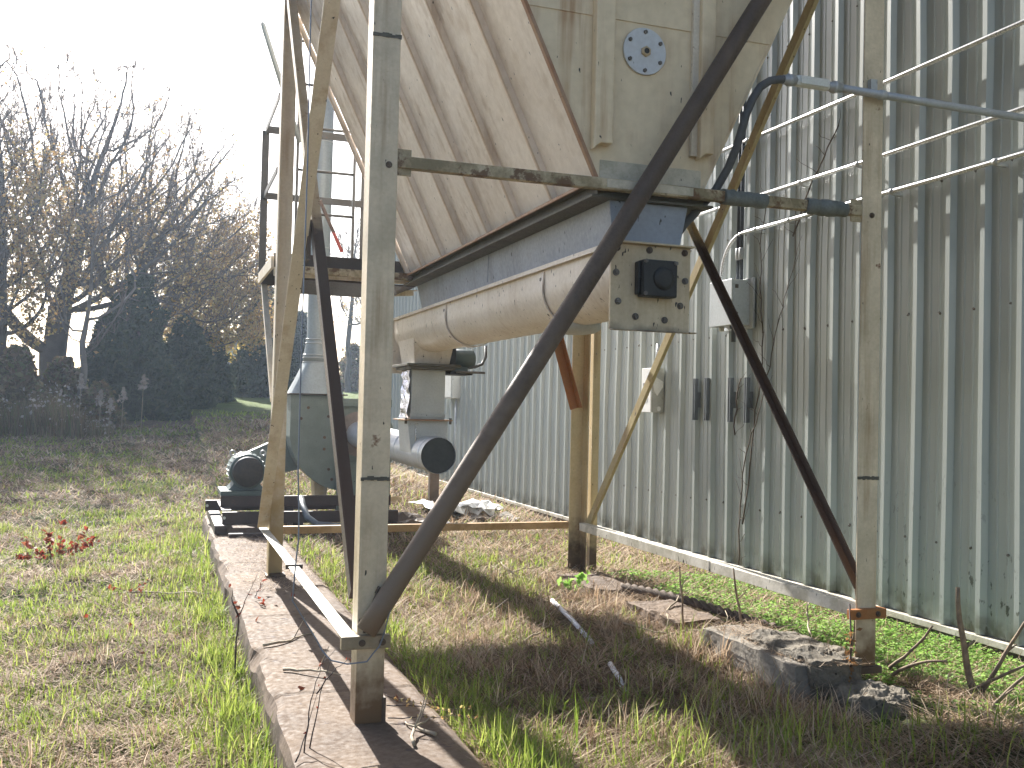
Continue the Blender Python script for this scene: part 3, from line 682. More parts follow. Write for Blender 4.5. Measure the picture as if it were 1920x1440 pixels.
# skid
def channel(mb, x0, x1, y0, y1, z0, z1, t=.012, face=-1):
    yy = y0 if face < 0 else y1-t
    mb.box(x0, x1, yy, yy+t, z0+t, z1-t); mb.box(x0, x1, y0, y1, z0, z0+t); mb.box(x0, x1, y0, y1, z1-t, z1)
b = MB(); channel(b, -.20, 1.7, 6.62, 6.69, .10, .225); channel(b, -.33, 1.7, 7.70, 7.77, .13, .25); channel(b, -.20, 1.7, 7.02, 7.09, .24, .358)
b.box(-.28, -.16, 6.5, 8.4, .012, .098); b.box(.55, .66, 6.7, 8.4, .02, .098); b.box(1.45, 1.57, 6.5, 8.4, -.02, .098)
b.box(-.20, -.10, 6.70, 7.69, .226, .24); b.box(.5, .6, 7.1, 7.69, .10, .24)
b.build('skid', M['skid'], blo, .003)
b = MB(); b.box(-.15, .35, 6.27, 6.34, .003, .04); b.build('skid_toe_plate', M['skid'], blo, .003)
b = MB()
for x, y, z in ((-.31, 7.701, .19), (-.18, 6.62, .165)):
    b = MB(); b.tube([(x, y, z), (x, y-.006, z)], .016, 12); b.build('bolt_hole', M['white_scrap'], blo)
b = MB(); b.tube([(.66, 6.95, .34), (.655, 6.75, .28), (.68, 6.55, .17), (.78, 6.45, .10), (.95, 6.42, .085), (1.3, 6.42, .08)], .035, 10); b.build('flexible_hose', M['strut'], blo)
# stack
stk = thing('exhaust_stack', 'tall round blue grey exhaust stack on a tapered transition above the blower', 'stack', (.92, 7.88, 1.5))
b = MB(); b.box(.57, 1.26, 7.54, 8.22, 1.503, 1.518); b.build('base_flange', M['brown_steel'], stk, .003)
b = MB(); n = 32; sq = []
for i in range(n):
    a = 2*math.pi*(i+.5)/n; c, s_ = math.cos(a), math.sin(a); k = 1/max(abs(c), abs(s_))
    sq.append((.915+.31*c*k, 7.88+.31*s_*k, 1.518))
ci = [(.925+.165*math.cos(2*math.pi*(i+.5)/n), 7.88+.165*math.sin(2*math.pi*(i+.5)/n), 1.90) for i in range(n)]
b.add(sq+ci, [(i, (i+1) % n, n+(i+1) % n, n+i) for i in range(n)], True); b.build('transition_cone', M['stack'], stk)
b = MB(); b.tube([(.925, 7.88, 1.90), (.925, 7.88, 1.98), (.925, 7.88, 2.14), (.925, 7.88, 2.2), (.925, 7.88, 4.0), (.925, 7.88, 6.0)], [.165, .160, .135, .126, .126, .126], 32, caps=True)
b.build('stack_pipe', M['stack'], stk)
for z, r_ in ((1.90, .172), (1.955, .172), (1.99, .170), (2.13, .146), (2.18, .142), (3.3, .13), (4.6, .13)):
    b = MB(); b.tube([(.925, 7.88, z-.008), (.925, 7.88, z-.004), (.925, 7.88, z+.004), (.925, 7.88, z+.008)], [r_-.01, r_, r_, r_-.01], 32, caps=False); b.build('clamp_ring', M['galv'], stk)

# ------------------------------------------------------------------ PLATFORM
pla = thing('access_platform', 'brown steel service platform with guard rails and ladder behind the left far leg', 'platform', (.6, 4.5, 2.5))
b = MB(); b.box(-.005, 1.2, 4.0, 4.014, 2.515, 2.635); b.box(-.005, 1.2, 4.014, 5.14, 2.60, 2.615); b.box(-.005, 1.2, 5.126, 5.14, 2.49, 2.60); b.build('deck', M['brown_steel'], pla, .003)
b = MB(); b.box(-.005, 1.2, 3.975, 3.999, 2.44, 2.512); b.build('edge_beam', M['tan_brace'], pla, .003)
b = MB(); b.box(-.03, -.007, 3.96, 5.14, 2.50, 2.60); b.build('side_beam', M['tan_brace'], pla, .003)
b = MB(); b.box(.2, 1.2, 4.02, 5.1, 2.425, 2.438); b.build('under_pan', M['brown_steel'], pla, .003)
def flat(name, p0, p1, up, w_, t_, mat=M['rail_dark']):
    bb = MB(); bb.bar(p0, p1, up, w_, t_); return bb.build(name, mat, pla, .003)
flat('rail_post', (.0, 5.12, 2.60), (.0, 5.12, 3.93), (0, 1, 0), .065, .02)
flat('rail_post', (.93, 5.12, 2.60), (.93, 5.12, 3.93), (0, 1, 0), .05, .02)
flat('top_guard_rail', (.0, 5.10, 3.94), (1.2, 5.10, 3.94), (0, 1, 0), .07, .012)
flat('mid_guard_rail', (.0, 5.10, 3.32), (1.2, 5.10, 3.32), (0, 1, 0), .065, .012)
flat('top_guard_rail', (.0, 5.12, 3.93), (.0, 4.0, 3.93), (1, 0, 0), .065, .012)
flat('mid_guard_rail', (.0, 5.10, 3.32), (.0, 4.0, 3.32), (1, 0, 0), .06, .012)
b = MB(); b.tube([(-.085, 4.9, 4.86), (-.075, 4.9, 4.845), (-.06, 4.9, 4.80), (.285, 4.9, 3.80)], [.010, .021, .024, .024], 10); b.build('sloping_hand_rail', M['stack'], pla)
b = MB(); angle_bar(b, (.0, 5.12, 2.50), (-.002, 3.96, 1.44), (1, 0, 0), (0, .7, -.7), .05, .006); b.build('bracket_strut', M['tan_brace'], pla, .002)
b = MB(); angle_bar(b, (1.18, 5.12, 2.50), (1.18, 4.02, 2.40), (1, 0, 0), (0, .7, -.7), .05, .006); b.build('bracket_strut', M['tan_brace'], pla, .002)
lad = MB()
for x in (.275, .805): lad.bar((x, 4.95, 2.615), (x, 4.95, 5.6), (0, 1, 0), .022, .05)
la = lad.build('ladder_rail', M['rail_dark'], pla, .002)
for i in range(8):
    z = 2.76+.40*i; bb = MB(); bb.tube([(.275, 4.95, z), (.805, 4.95, z)], .013, 8); bb.build('ladder_rung', M['rail_dark'], pla)
b = MB(); b.bar((.47, 4.8, 3.26), (.685, 4.8, 2.80), (0, 1, 0), .03, .02); b.build('gate_lever', M['red'], pla, .003)

# stub post far behind, small
single(MB().box(2.66, 2.79, 8.9, 9.0, -.1, 1.1), 'steel_stub_post', M['rust_dark'], 'short dark steel post in the grass behind the capped duct', 'post', (2.72, 8.95, -.1), bevel=.006)

# ------------------------------------------------------------------ METAL BUILDING
WX = 4.2
bld = thing('metal_building', 'long sage green ribbed metal building wall with dirt stains along its foot', 'building', (WX, 6, 0))
prof = []
p_ = .305
y = -9.0
ys_w = []
while y < 21.9:
    for dy, dx in ((0, 0), (.058, -.003), (.066, -.008), (.076, -.008), (.084, -.003), (.142, -.003), (.150, -.008), (.160, -.008), (.168, -.003), (.228, 0), (.246, -.042), (.285, -.042)):
        ys_w.append((y+dy, dx))
    y += p_
ys_w = np.array(ys_w)
zs_w = np.concatenate([np.linspace(.015, 5.2, 53), np.linspace(5.5, 6.8, 4)])
YY, ZZ = np.meshgrid(ys_w[:, 0], zs_w); XX = np.repeat(ys_w[None, :, 1], len(zs_w), 0)+WX
can = (fbm(YY*1.9, ZZ*.75+5, 2)-.5)*.018*np.where(np.abs(ys_w[None, :, 1]) < .02, 1, .45)
far = 1+1.2*sstep(3, 7, YY)
XX = XX+can*far
YY = YY+(fbm(YY*.8+40, ZZ*.9, 2)-.5)*.03
n0, n1 = XX.shape
idx = np.arange(n0*n1).reshape(n0, n1)
F = np.stack([idx[:-1, 1:], idx[:-1, :-1], idx[1:, :-1], idx[1:, 1:]], -1).reshape(-1, 4)
me = bpy.data.meshes.new('wall_panels')
o_ = np.array([WX, 6, 0])
me.from_pydata((np.stack([XX, YY, ZZ], -1).reshape(-1, 3)-o_).tolist(), [], F.tolist()); me.materials.append(M['wall'])
wp = bpy.data.objects.new('wall_panel', me); COL.objects.link(wp); wp.parent = bld
b = MB(); b.box(WX+.04, 14, 21.95, 22.05, 0, 6.8); b.box(WX+.04, 14, -9, -8.9, 0, 6.8); b.box(13.9, 14, -8.9, 21.95, 0, 6.8); b.build('wall', M['wall'], bld)
b = MB(); b.hexa([(WX-.2, -9.1, 6.80), (14.2, -9.1, 6.80), (14.2, 22.3, 6.80), (WX-.2, 22.3, 6.80), (WX-.2, -9.1, 6.92), (9, -9.1, 7.6), (9, 22.3, 7.6), (WX-.2, 22.3, 6.92)]); b.build('roof', M['roof'], bld)
b = MB(); b.box(WX-.055, WX+.06, -9, 22, -.035, .010); b.build('base_rail', M['white_rail'], bld, .004)
b = MB(); b.box(WX-.02, WX+.1, -9, 22, -.6, -.036); b.build('foundation', M['mortar'], bld)
b = MB(); b.box(WX-.06, WX+.12, 21.95, 22.12, .0, 6.8); b.build('corner_trim', M['label'], bld, .004)
b = MB()
for zf in (.55, 2.13, 3.05, 4.6):
    for k in range(60):
        y = -6+.305*k+.11; b.tube([(WX-.002+.004, y, zf+random.uniform(-.02, .02)), (WX-.012, y, zf)], .0085, 6)
b.build('wall_screw', M['bolt'], bld, kind='stuff')

# ------------------------------------------------------------------ CONDUITS ETC ON THE WALL
CXX = 4.095
def conduit(path, label, r=.0165, mat=M['galv_shiny'], name='conduit', group=None, straps=(), rm='x'):
    p = Vector(path[0]); t = thing(name, label, 'conduit', p, group)
    b = MB(); b.tube(path, r, 12); b.build('pipe', mat, t)
    for (y, z) in straps:
        b = MB(); b.tube([(CXX, y-.02, z), (CXX, y-.018, z), (CXX, y+.018, z), (CXX, y+.02, z)], [r, r+.005, r+.005, r], 12)
        b.box(CXX, WX-.02, y-.012, y+.012, z-r-.012, z-r); b.build('strap', M['galv'], t)
    return t
conduit([(CXX, -6, 3.84), (CXX, 1.6, 3.852), (CXX, 6.2, 3.91)], 'topmost of the three bright silver conduits running level across the ribbed wall', straps=((3.4, 3.876), (-.2, 3.843)))
conduit([(CXX, -6, 3.30), (CXX, 1.8, 3.316), (CXX, 4.6, 3.35)], 'middle one of the three bright silver conduits running level across the ribbed wall', straps=((2.6, 3.325), (1.88, 3.316), (3.9, 3.34)))
bend = [(CXX, -6, 3.06), (CXX, 1.0, 3.03), (CXX, 3.45, 3.04)]+[(CXX, 3.45+.36*math.sin(a), 2.68+.36*math.cos(a)) for a in np.linspace(.15, math.pi/2, 9)]+[(CXX, 3.812, 2.60)]
conduit(bend, 'lowest silver conduit, bent down into the grey wall enclosure', straps=((2.75, 3.037), (.55, 3.032), (1.5, 3.032), (3.25, 3.04)))
for i, (yy, lab) in enumerate(((3.53, 'left one of two dark vertical pipes dropping into the grey enclosure'), (3.475, 'right one of two dark vertical pipes dropping into the grey enclosure'))):
    t = conduit([(CXX+.0, yy, 2.60), (CXX, yy, 3.5), (CXX+.02, yy, 6.0)], lab, .017, M['dark_pipe'], 'vertical_pipe')
    b = MB(); b.tube([(CXX, yy, 2.80), (CXX, yy, 2.81), (CXX, yy, 2.90), (CXX, yy, 2.91)], [.017, .025, .025, .017], 12); b.build('coupling', M['galv'], t)
enc = thing('wall_enclosure', 'grey steel electrical enclosure on the ribbed wall below two dark pipes', 'electrical box', (4.08, 3.62, 2.2))
b = MB(); b.box(3.985, 4.165, 3.42, 3.80, 2.20, 2.61); b.build('cabinet', M['box_grey'], enc, .006)
b = MB(); b.box(3.965, 3.984, 3.415, 3.805, 2.195, 2.615); b.build('door', M['box_grey'], enc, .006)
b = MB(); b.box(4.152, 4.172, 3.36, 3.86, 2.17, 2.63); b.build('back_plate', M['box_grey'], enc, .003)
for z in (2.53, 2.28):
    b = MB(); b.box(4.0, 4.03, 3.408, 3.42, z, z+.035); b.build('latch', M['bolt'], enc, .003)
b = MB(); b.tube([(4.05, 3.72, 2.20), (4.05, 3.72, 2.16)], .025, 10); b.build('cable_gland', M['box_white'], enc)
b = MB(); b.tube([(4.06, 3.53, 2.20), (4.06, 3.53, 2.17), (4.06, 3.53, 2.17), (4.06, 3.53, 2.05)], [.035, .035, .02, .02], 10); b.build('cable_stub', M['dark_pipe'], enc)
swi = thing('safety_switch', 'white safety switch box with a lever plate and red handle low on the wall', 'switch box', (4.09, 5.14, 1.39))
b = MB(); b.box(4.02, 4.165, 5.03, 5.25, 1.39, 1.86); b.build('case', M['switch_side_shade'], swi, .005)  # darker grey than the white cover: lit front and shaded side painted in
b = MB(); b.box(4.006, 4.0195, 5.032, 5.248, 1.392, 1.858); b.build('cover', M['label'], swi, .003)
b = MB(); b.prism([(4.045, 1.60), (4.075, 1.565), (4.145, 1.66), (4.145, 1.715), (4.035, 1.775), (4.022, 1.72)], (5.014, 5.03)); b.build('lever_plate', M['box_white'], swi, .003)
b = MB(); b.box(4.0, 4.03, 5.005, 5.035, 1.775, 1.815); b.build('switch_handle', M['red'], swi, .004)
b = MB(); b.box(4.003, 4.0055, 5.09, 5.20, 1.58, 1.70); b.build('rating_label', M['strut'], swi)
b = MB(); b.box(4.003, 4.0055, 5.11, 5.19, 1.50, 1.56); b.build('paper_label', M['label'], swi)
b = MB(); b.tube([(4.10, 5.029, 1.43), (4.10, 5.02, 1.43)], .025, 14); b.build('knock_out', M['box_white'], swi)
b = MB(); b.tube([(4.12, 5.12, 1.86), (4.12, 5.12, 1.98), (4.14, 5.14, 2.12)], .018, 10); b.build('flexible_whip', M['galv'], swi)
sl = ('leftmost of four short dark strut channels standing on the wall beside the switch box', 'second from left of four short dark strut channels on the wall',
      'third from left of four short dark strut channels on the wall', 'rightmost of four short dark strut channels, dead vine over it')
for (yy, zz), lab in zip(((4.33, 0), (4.11, 0), (3.685, -.005), (3.41, -.008)), sl):
    b = MB(); h = (1.325+zz, 1.735+zz)
    b.box(4.118, 4.158, yy-.021, yy-.017, *h); b.box(4.118, 4.158, yy+.017, yy+.021, *h); b.box(4.154, 4.158, yy-.017, yy+.017, *h)
    b.box(4.118, 4.122, yy-.017, yy-.008, *h); b.box(4.118, 4.122, yy+.008, yy+.017, *h); b.box(4.158, 4.19, yy-.015, yy+.015, 1.45, 1.6)
    single(b, 'strut_channel', M['strut'], lab, 'strut channel', (4.12, yy, h[0]), 'strut channels on the wall')
fc = thing('far_cabinet', 'small off-white cabinet far along the wall, seen past the feeder box', 'electrical box', (4.1, 13, 1.55))
b = MB(); b.box(4.02, 4.19, 12.7, 13.35, 1.55, 2.0); b.build('case', M['box_white'], fc, .006)
b = MB(); b.box(4.005, 4.019, 12.72, 13.33, 1.57, 1.98); b.build('door', M['box_white'], fc, .004)
b = MB(); b.tube([(4.12, 12.75, 1.55), (4.12, 12.75, .1)], .02, 8); b.build('drop_pipe', M['galv'], fc)
# flexible conduit to junction fitting
flx = thing('flexible_conduit', 'grey flexible conduit arching to a pale fitting and level pipe crossing the right leg', 'conduit', (2.2, -.05, 3.1))
path = [(1.60, .20, 2.25), (1.665, .165, 2.36), (1.74, .125, 2.455), (1.80, .085, 2.54), (1.838, .03, 2.645), (1.858, -.01, 2.74), (1.868, -.045, 2.83), (1.885, -.05, 2.90), (1.922, -.05, 2.985), (1.965, -.05, 3.05), (2.02, -.05, 3.088), (2.075, -.05, 3.103), (2.13, -.05, 3.107)]
b = MB(); b.tube(path, .021, 12); b.build('flex_tube', M['flex'], flx)
b = MB(); b.tube([(2.10, -.05, 3.106), (2.125, -.05, 3.106), (2.125, -.05, 3.107), (2.15, -.05, 3.107), (2.15, -.05, 3.107), (2.20, -.05, 3.108)], [.025, .025, .031, .031, .025, .025], 12); b.build('connector', M['galv'], flx)
b = MB(); b.box(2.165, 2.375, -.078, -.03, 3.078, 3.138); ju = b.build('junction_body', M['box_white'], flx, .02)
b = MB(); b.box(2.185, 2.355, -.084, -.0785, 3.088, 3.130); b.build('cover', M['box_white'], ju, .004)
b = MB(); b.tube([(2.36, -.05, 3.107), (2.40, -.05, 3.107), (2.40, -.05, 3.107), (2.42, -.05, 3.107), (2.42, -.05, 3.107), (2.45, -.05, 3.107)], [.025, .025, .032, .032, .027, .027], 12); b.build('connector', M['galv'], flx)
b = MB(); b.tube([(2.42, -.05, 3.107), (3.2, -.05, 3.10), (4.19, -.05, 3.095)], .021, 12); b.build('pipe', M['galv'], flx)
b = MB(); b.tube([(2.695, -.05, 3.105), (2.70, -.05, 3.105), (2.73, -.05, 3.105), (2.735, -.05, 3.105)], [.021, .026, .026, .021], 12); b.box(2.66, 2.70, -.03, -.003, 3.12, 3.19); b.build('strap', M['galv'], flx)
# hanging wire
b = MB(); pts = [(-.25, .3, 4.7), (-.26, .12, 3.2), (-.268, .05, 2.46), (-.27, .03, 1.1), (-.262, .02, .8), (-.285, .0, .55), (-.20, .0, .42), (-.16, -.02, .345), (-.12, -.06, .30), (-.05, -.075, .285), (.03, -.075, .29), (.085, -.06, .345), (.11, -.075, .43), (.135, -.085, .55), (.14, -.08, .62)]
sm_ = []
for i in range(len(pts)-1):
    a, c = Vector(pts[i]), Vector(pts[i+1])
    for k in range(4): sm_.append(a.lerp(c, k/4)+Vector((math.sin(i*4+k)*.002, 0, 0)))
single(b.tube(sm_+[pts[-1]], .0035, 5), 'hanging_wire', M['wire'], 'thin blue grey wire hanging down and looped round the nearest leg', 'wire', (-.26, .05, .3))

# ------------------------------------------------------------------ CONCRETE
def curb():
    b = MB(); ysx = np.arange(-7, 8.5, .03); n = 0; prev = None
    for y in ysx:
        j = lambda s=.012: (fbm(np.array(y*3.1+s*100), np.array(s*50.), 3)-.5)*2*s
        crack = -.006 if min(abs(y-c) for c in (.52, 2.35, 4.6)) < .012 else 0
        ch = max(0, float(fbm(np.array(y*2.2), np.array(3.3), 3))-.56)*.16
        pts = [(-.325+j(.02), -.5), (-.318+j(.022), -.06-ch), (-.305+ch+j(.016), -.012-ch*.4+crack), (-.27+ch, .0+j(.0008)+crack), (-.1, .0+crack), (.05, -.001+crack), (.2, 0+crack), (.375, 0+crack+j(.0008)), (.405+j(.014), -.015), (.415+j(.012), -.12), (.42, -.5)]
        row = []
        for x, z in pts: row.append(len(b.v)); b.v.append((x, float(y), float(z)))
        if prev:
            for i in range(len(row)-1): b.f.append([prev[i], prev[i+1], row[i+1], row[i]]); b.sm.append(False)
        else: b.f.append(row[:]); b.sm.append(False)
        prev = row
    b.f.append(prev[::-1]); b.sm.append(False)
    return single(b, 'concrete_curb', M['concrete'], 'long worn brown concrete footing strip under the two left legs', 'concrete curb', (.05, 1, -.3))
curb()
def rough_block(name, label, x0, x1, y0, y1, z0, z1, mat, seed, amp=.02, cat='concrete block', round_=.2):
    b = MB(); nxx, nyy, nzz = 14, 16, 6
    import bmesh
    bm = bmesh.new(); bmesh.ops.create_cube(bm, size=2); bmesh.ops.subdivide_edges(bm, edges=bm.edges[:], cuts=26, use_grid_fill=True)
    for v in bm.verts:
        c = v.co.copy(); s_ = c.normalized()*1.25; v.co = c.lerp(s_, round_)
        q = Vector((x0+(v.co.x+1)/2*(x1-x0), y0+(v.co.y+1)/2*(y1-y0), z0+(v.co.z+1)/2*(z1-z0)))
        q += mn.noise_vector(q*6+Vector((seed, 0, 0)))*amp+mn.noise_vector(q*19+Vector((seed, 3, 0)))*amp*.45+mn.noise_vector(q*55+Vector((seed, 3, 9)))*amp*.28
        v.co = q-Vector(((x0+x1)/2, (y0+y1)/2, z0))
    me = bpy.data.meshes.new(name); bm.to_mesh(me); bm.free(); me.materials.append(mat)
    o = bpy.data.objects.new(name, me); COL.objects.link(o); o.location = ((x0+x1)/2, (y0+y1)/2, z0)
    return tag(o, label, cat)
rough_block('concrete_block', 'broken grey concrete footing under the right front leg', 2.26, 2.66, -.02, .95, -.35, .115, M['concrete_grey'], 1, .009, round_=.12)
rough_block('mortar_lump', 'dark rough mortar lump spilled over the footing of the right front leg', 2.33, 2.66, -.06, .62, -.10, .15, M['mortar'], 5, .03, 'mortar', .35)
rough_block('mortar_lump', 'sunlit gravelly mortar heap just in front of the right front leg', 2.40, 2.70, -.42, -.06, -.30, .02, M['mortar'], 9, .04, 'mortar', .55)
rough_block('concrete_block', 'tan concrete footing piece half buried, nearest to the coil of brown rope', 2.36, 2.72, 1.45, 2.15, -.3, .03, M['concrete'], 12, .015, round_=.08)
rough_block('concrete_block', 'tan concrete footing piece at the foot of the far right leg', 2.38, 2.8, 2.75, 3.55, -.3, .0, M['concrete'], 15, .012, round_=.06)

# ------------------------------------------------------------------ DEBRIS
b = MB(); b.tube([(1.927, 2.511, -.015), (1.83, 1.93, -.02), (1.737, 1.357, -.05)], .016, 10); single(b, 'plastic_pipe', M['pvc'], 'thin white plastic pipe lying in the dry grass under the hopper', 'pipe', (1.83, 1.93, -.05))
b = MB(); b.tube([(1.60, .80, -.035), (1.55, .58, -.05), (1.50, .40, -.08)], .015, 10); single(b, 'plastic_pipe', M['pvc'], 'short buried end of white plastic pipe in the shaded straw nearer the camera', 'pipe', (1.55, .6, -.08))
b = MB()
for ph in range(3):
    pts = []
    for i in range(60):
        t = i/59; c = Vector((2.62+.36*t, 2.75-1.55*t, .02+.02*math.sin(t*4))); a = t*40+ph*2.09
        pts.append(c+Vector((math.cos(a)*.018, 0, math.sin(a)*.018)))
    b.tube(pts, .017, 6)
single(b, 'twisted_rope', M['rope'], 'thick twisted brown rope lying across the footing', 'rope', (2.8, 2, 0))
def scrap(name, label, c, ang, l, wd, amp, mat, seed, cat='scrap'):
    b = MB(); n = 9; vs = []
    rr = random.Random(seed)
    for i in range(n):
        for j in range(n):
            u, v = (i/(n-1)-.5)*l, (j/(n-1)-.5)*wd
            z = .03+amp*(mn.noise(Vector((u*3+seed, v*3, 0)))+.5*mn.noise(Vector((u*8, v*8, seed))))+amp*abs(math.sin(u*4+seed))*.8
            x = u*math.cos(ang)-v*math.sin(ang); y = u*math.sin(ang)+v*math.cos(ang)
            vs.append((c[0]+x+rr.uniform(-.02, .02), c[1]+y+rr.uniform(-.02, .02), c[2]+max(z, .0)))
    top = [(i*n+j, (i+1)*n+j, (i+1)*n+j+1, i*n+j+1) for i in range(n-1) for j in range(n-1)]
    b.add(vs, top); m = len(vs); b.add([(x, y, z-.008) for x, y, z in vs], [f[::-1] for f in top])
    return single(b, name, mat, label, cat, c)
scrap('roofing_scrap', 'crumpled white roofing scrap behind the lower end of the dark front brace', (2.75, 8.2, -.02), .3, .75, .9, .16, M['white_scrap'], 3)
scrap('roofing_scrap', 'second white roofing scrap, to the right and lying flatter', (3.15, 8.35, -.02), -.5, .6, 1.0, .10, M['white_scrap'], 8)
scrap('roofing_scrap', 'torn grey sheet lying under the white roofing scraps', (2.95, 7.75, -.05), .1, 1.1, .4, .05, M['concrete_grey'], 5)
b = MB()
for i in range(10):
    a = math.pi*i/9; b.v += [(2.3-.28*math.cos(a)*.9, 9.2+.0, -.03+.30*math.sin(a)*.75-.1*i/9), (2.45-.28*math.cos(a)*.9, 9.9, -.05+.26*math.sin(a)*.7-.1*i/9)]
for i in range(9): b.f.append([2*i, 2*i+1, 2*i+3, 2*i+2]); b.sm.append(True)
b.f += [list(range(0, 20, 2))]; b.sm.append(False)
single(b, 'curved_board', M['pale_wood'], 'curved tan board lying in the grass just right of the nearest leg', 'board', (2.35, 9.5, -.1))
scrap('tar_paper', 'dark heap of rotted sheet between the curved board and blower skid', (1.95, 7.2, -.05), .7, .9, .6, .12, M['rust_dark'], 11)
b = MB(); b.tube([(2.35, 8.6, .0), (2.62, 8.65, .02)], .03, 8); single(b, 'yellow_stick', M['gold'] if False else M['pale_wood'], 'short yellowish stick beside the curved board', 'stick', (2.5, 8.6, 0))

def twig_path(p0, heading, length, rise, bend, n=8):
    pts = []; p = Vector(p0); a = heading
    for i in range(n):
        pts.append(p.copy()); a += random.uniform(-bend, bend)
        p = p+Vector((math.cos(a), math.sin(a), rise+random.uniform(-.15, .15)))*length/n
    return pts
# fallen sticks
sticks = [(2.05, 1.25, .5, 1.1, .12, 'long pale bowed stick crossing the shaded straw beside the white pipe'), (2.35, 1.75, .1, .8, .35, 'thin stick arching up beside the tan footing piece'),
          (1.2, .25, .3, .5, .05, 'short stick lying on straw right of the nearest leg'), (1.3, 1.4, .9, .5, .1, 'pale stick at the edge of the hopper shadow'),
          (.18, -.35, 1.2, .3, .05, 'small curved twig on the concrete in front of the nearest leg'), (.30, -.25, 2.3, .25, .02, 'thin twig on the concrete near the right edge'),
          (2.1, 3.2, 2.0, .6, .2, 'bent pale twig in front of the far right leg'), (1.6, 3.6, .2, .8, .05, 'dark stick lying near the far bottom rail'),
          (-.25, 1.5, .2, .5, .02, 'white twig lying across the concrete strip'), (-.2, .95, -.2, .4, .03, 'pale twig on the concrete left of the nearest leg'),
          (3.1, .9, 1.2, .9, .25, 'crooked grey branch leaning beside the right front leg'), (2.5, 1.1, 2.6, .7, .15, 'dry branch lying on the footing of the right front leg'),
          (-1.25, 4.2, .1, 1.1, .03, 'long thin stick lying in the grass near the red-leaved sprig')]
for x, y, h, ln, rs, lab in sticks:
    z = 0.0 if -.3 < x < .4 else float(gz(x, y))+.015
    pp = twig_path((x, y, z+.012), h, ln, rs, .35, 10)
    b = MB(); b.tube(pp, [.009*(1-.07*i) for i in range(10)], 5)
    b.tube([pp[5], pp[5]+Vector((.05, .06, .07)), pp[5]+Vector((.08, .14, .09))], [.004, .003, .002], 4)
    single(b, 'fallen_stick', M['stalk_pale'], lab, 'stick', pp[0], 'sticks lying about')
# dead stalks on the right
stl = [((3.30, -.15, -.12), (3.22, -.13, .16), (3.19, -.12, .50), .022, 'thick broken dead stalk standing tallest in front of the ribbed wall'),
       ((3.28, -.20, -.05), (3.35, -.30, .20), (3.40, -.40, .40), .013, 'pale side stalk leaning right from the tallest broken stalk'),
       ((3.2, -.1, -.1), (3.35, -.35, .12), (3.60, -.72, .40), .010, 'long slanting stalk with orange dead leaves at its tip'),
       ((2.92, .45, -.08), (2.96, .35, .25), (2.86, .30, .50), .011, 'dark curved stalk rising right behind the right front leg'),
       ((2.95, .2, -.1), (3.02, .05, .10), (3.10, -.15, .12), .012, 'grey bent stalk lying over the clover'),
       ((2.35, 1.3, 0), (2.33, 1.3, .22), (2.30, 1.28, .42), .008, 'thin dark stalk standing below the white rail'),
       ((2.55, .9, .05), (2.50, .95, .28), (2.47, .92, .46), .009, 'leaning brown stalk left of the right front leg'),
       ((2.9, .05, .05), (2.98, -.1, .2), (2.97, -.18, .32), .010, 'short dark stub of stalk right of the right front leg'),
       ((2.9, -.6, -.05), (2.93, -.66, .1), (3.03, -.72, .2), .013, 'stubby stalk in the shade at lower right')]
for p0, p1, p2, r_, lab in stl:
    b = MB(); P0, P1, P2 = map(Vector, (p0, p1, p2)); pts = []
    for i in range(9):
        t = i/8; pts.append(P0*(1-t)**2+P1*2*t*(1-t)+P2*t*t+Vector((random.uniform(-1, 1), random.uniform(-1, 1), 0))*.004)
    b.tube(pts, [r_*(1-.06*i) for i in range(9)], 7)
    a = pts[4]; b.tube([a, a+Vector((.03, -.04, .05))], [r_*.5, r_*.3], 5)
    st = thing('dead_stalk', lab, 'stalk', p0, 'dead stalks beside the wall'); b.build('stem', M['stalk'], st)
    if 'orange' in lab:
        c = np.array(p2)[None]+rng.normal(size=(40, 3))*np.array([.04, .04, .08])-np.array([0, 0, .06])
        soup('dead_leaves', cards(c, rng.uniform(.015, .04, 40), 2.), CT, rng.random(40), M['orangeleaf'], st, p0)
t = thing('dead_leaf_cluster', 'orange dead leaves hanging beside the foot of the right front leg', 'leaf cluster', (2.56, -.03, .05))
b = MB(); b.tube([(2.58, -.02, .42), (2.57, -.05, .25), (2.56, -.06, .02)], .005, 5); b.build('stem', M['stem_dark'], t)
c = np.stack([rng.normal(2.55, .02, 45), rng.normal(-.06, .02, 45), rng.uniform(.02, .30, 45)], -1)
soup('dead_leaves', cards(c, rng.uniform(.010, .024, 45), 2.), CT, rng.random(45), M['orangeleaf'], t, (2.56, -.03, .05))

# vines on the wall
def vine(pts, lab, seed):
    rr = random.Random(seed); b = MB(); P = [Vector((4.135+rr.uniform(-.01, .02), y, z)) for y, z in pts]; sm = []
    for i in range(len(P)-1):
        for k in range(5): sm.append(P[i].lerp(P[i+1], k/5)+Vector((rr.uniform(-.006, .006), rr.uniform(-.015, .015), 0)))
    b.tube(sm, [max(.0025, .008-.00018*i) for i in range(len(sm))], 5)
    for p in sm[::2]:
        q = [p]; d = Vector((rr.uniform(-.3, .1), rr.choice((-1, 1))*rr.uniform(.3, 1), rr.uniform(.3, 1)))
        for k in range(4): q.append(q[-1]+d*rr.uniform(.03, .07)+Vector((0, rr.uniform(-.02, .02), rr.uniform(-.02, .02))))
        b.tube(q, [.003, .0025, .002, .0018, .0012], 4)
    return single(b, 'dead_vine', M['vine'], lab, 'vine', P[0], 'dead vines on the wall')
vine([(3.52, .02), (3.52, .55), (3.40, 1.04), (3.163, 1.48), (3.02, 2.03), (2.87, 2.39), (2.73, 2.73), (2.72, 3.2)], 'longest bare vine climbing the ribbed wall right of the grey enclosure', 2)
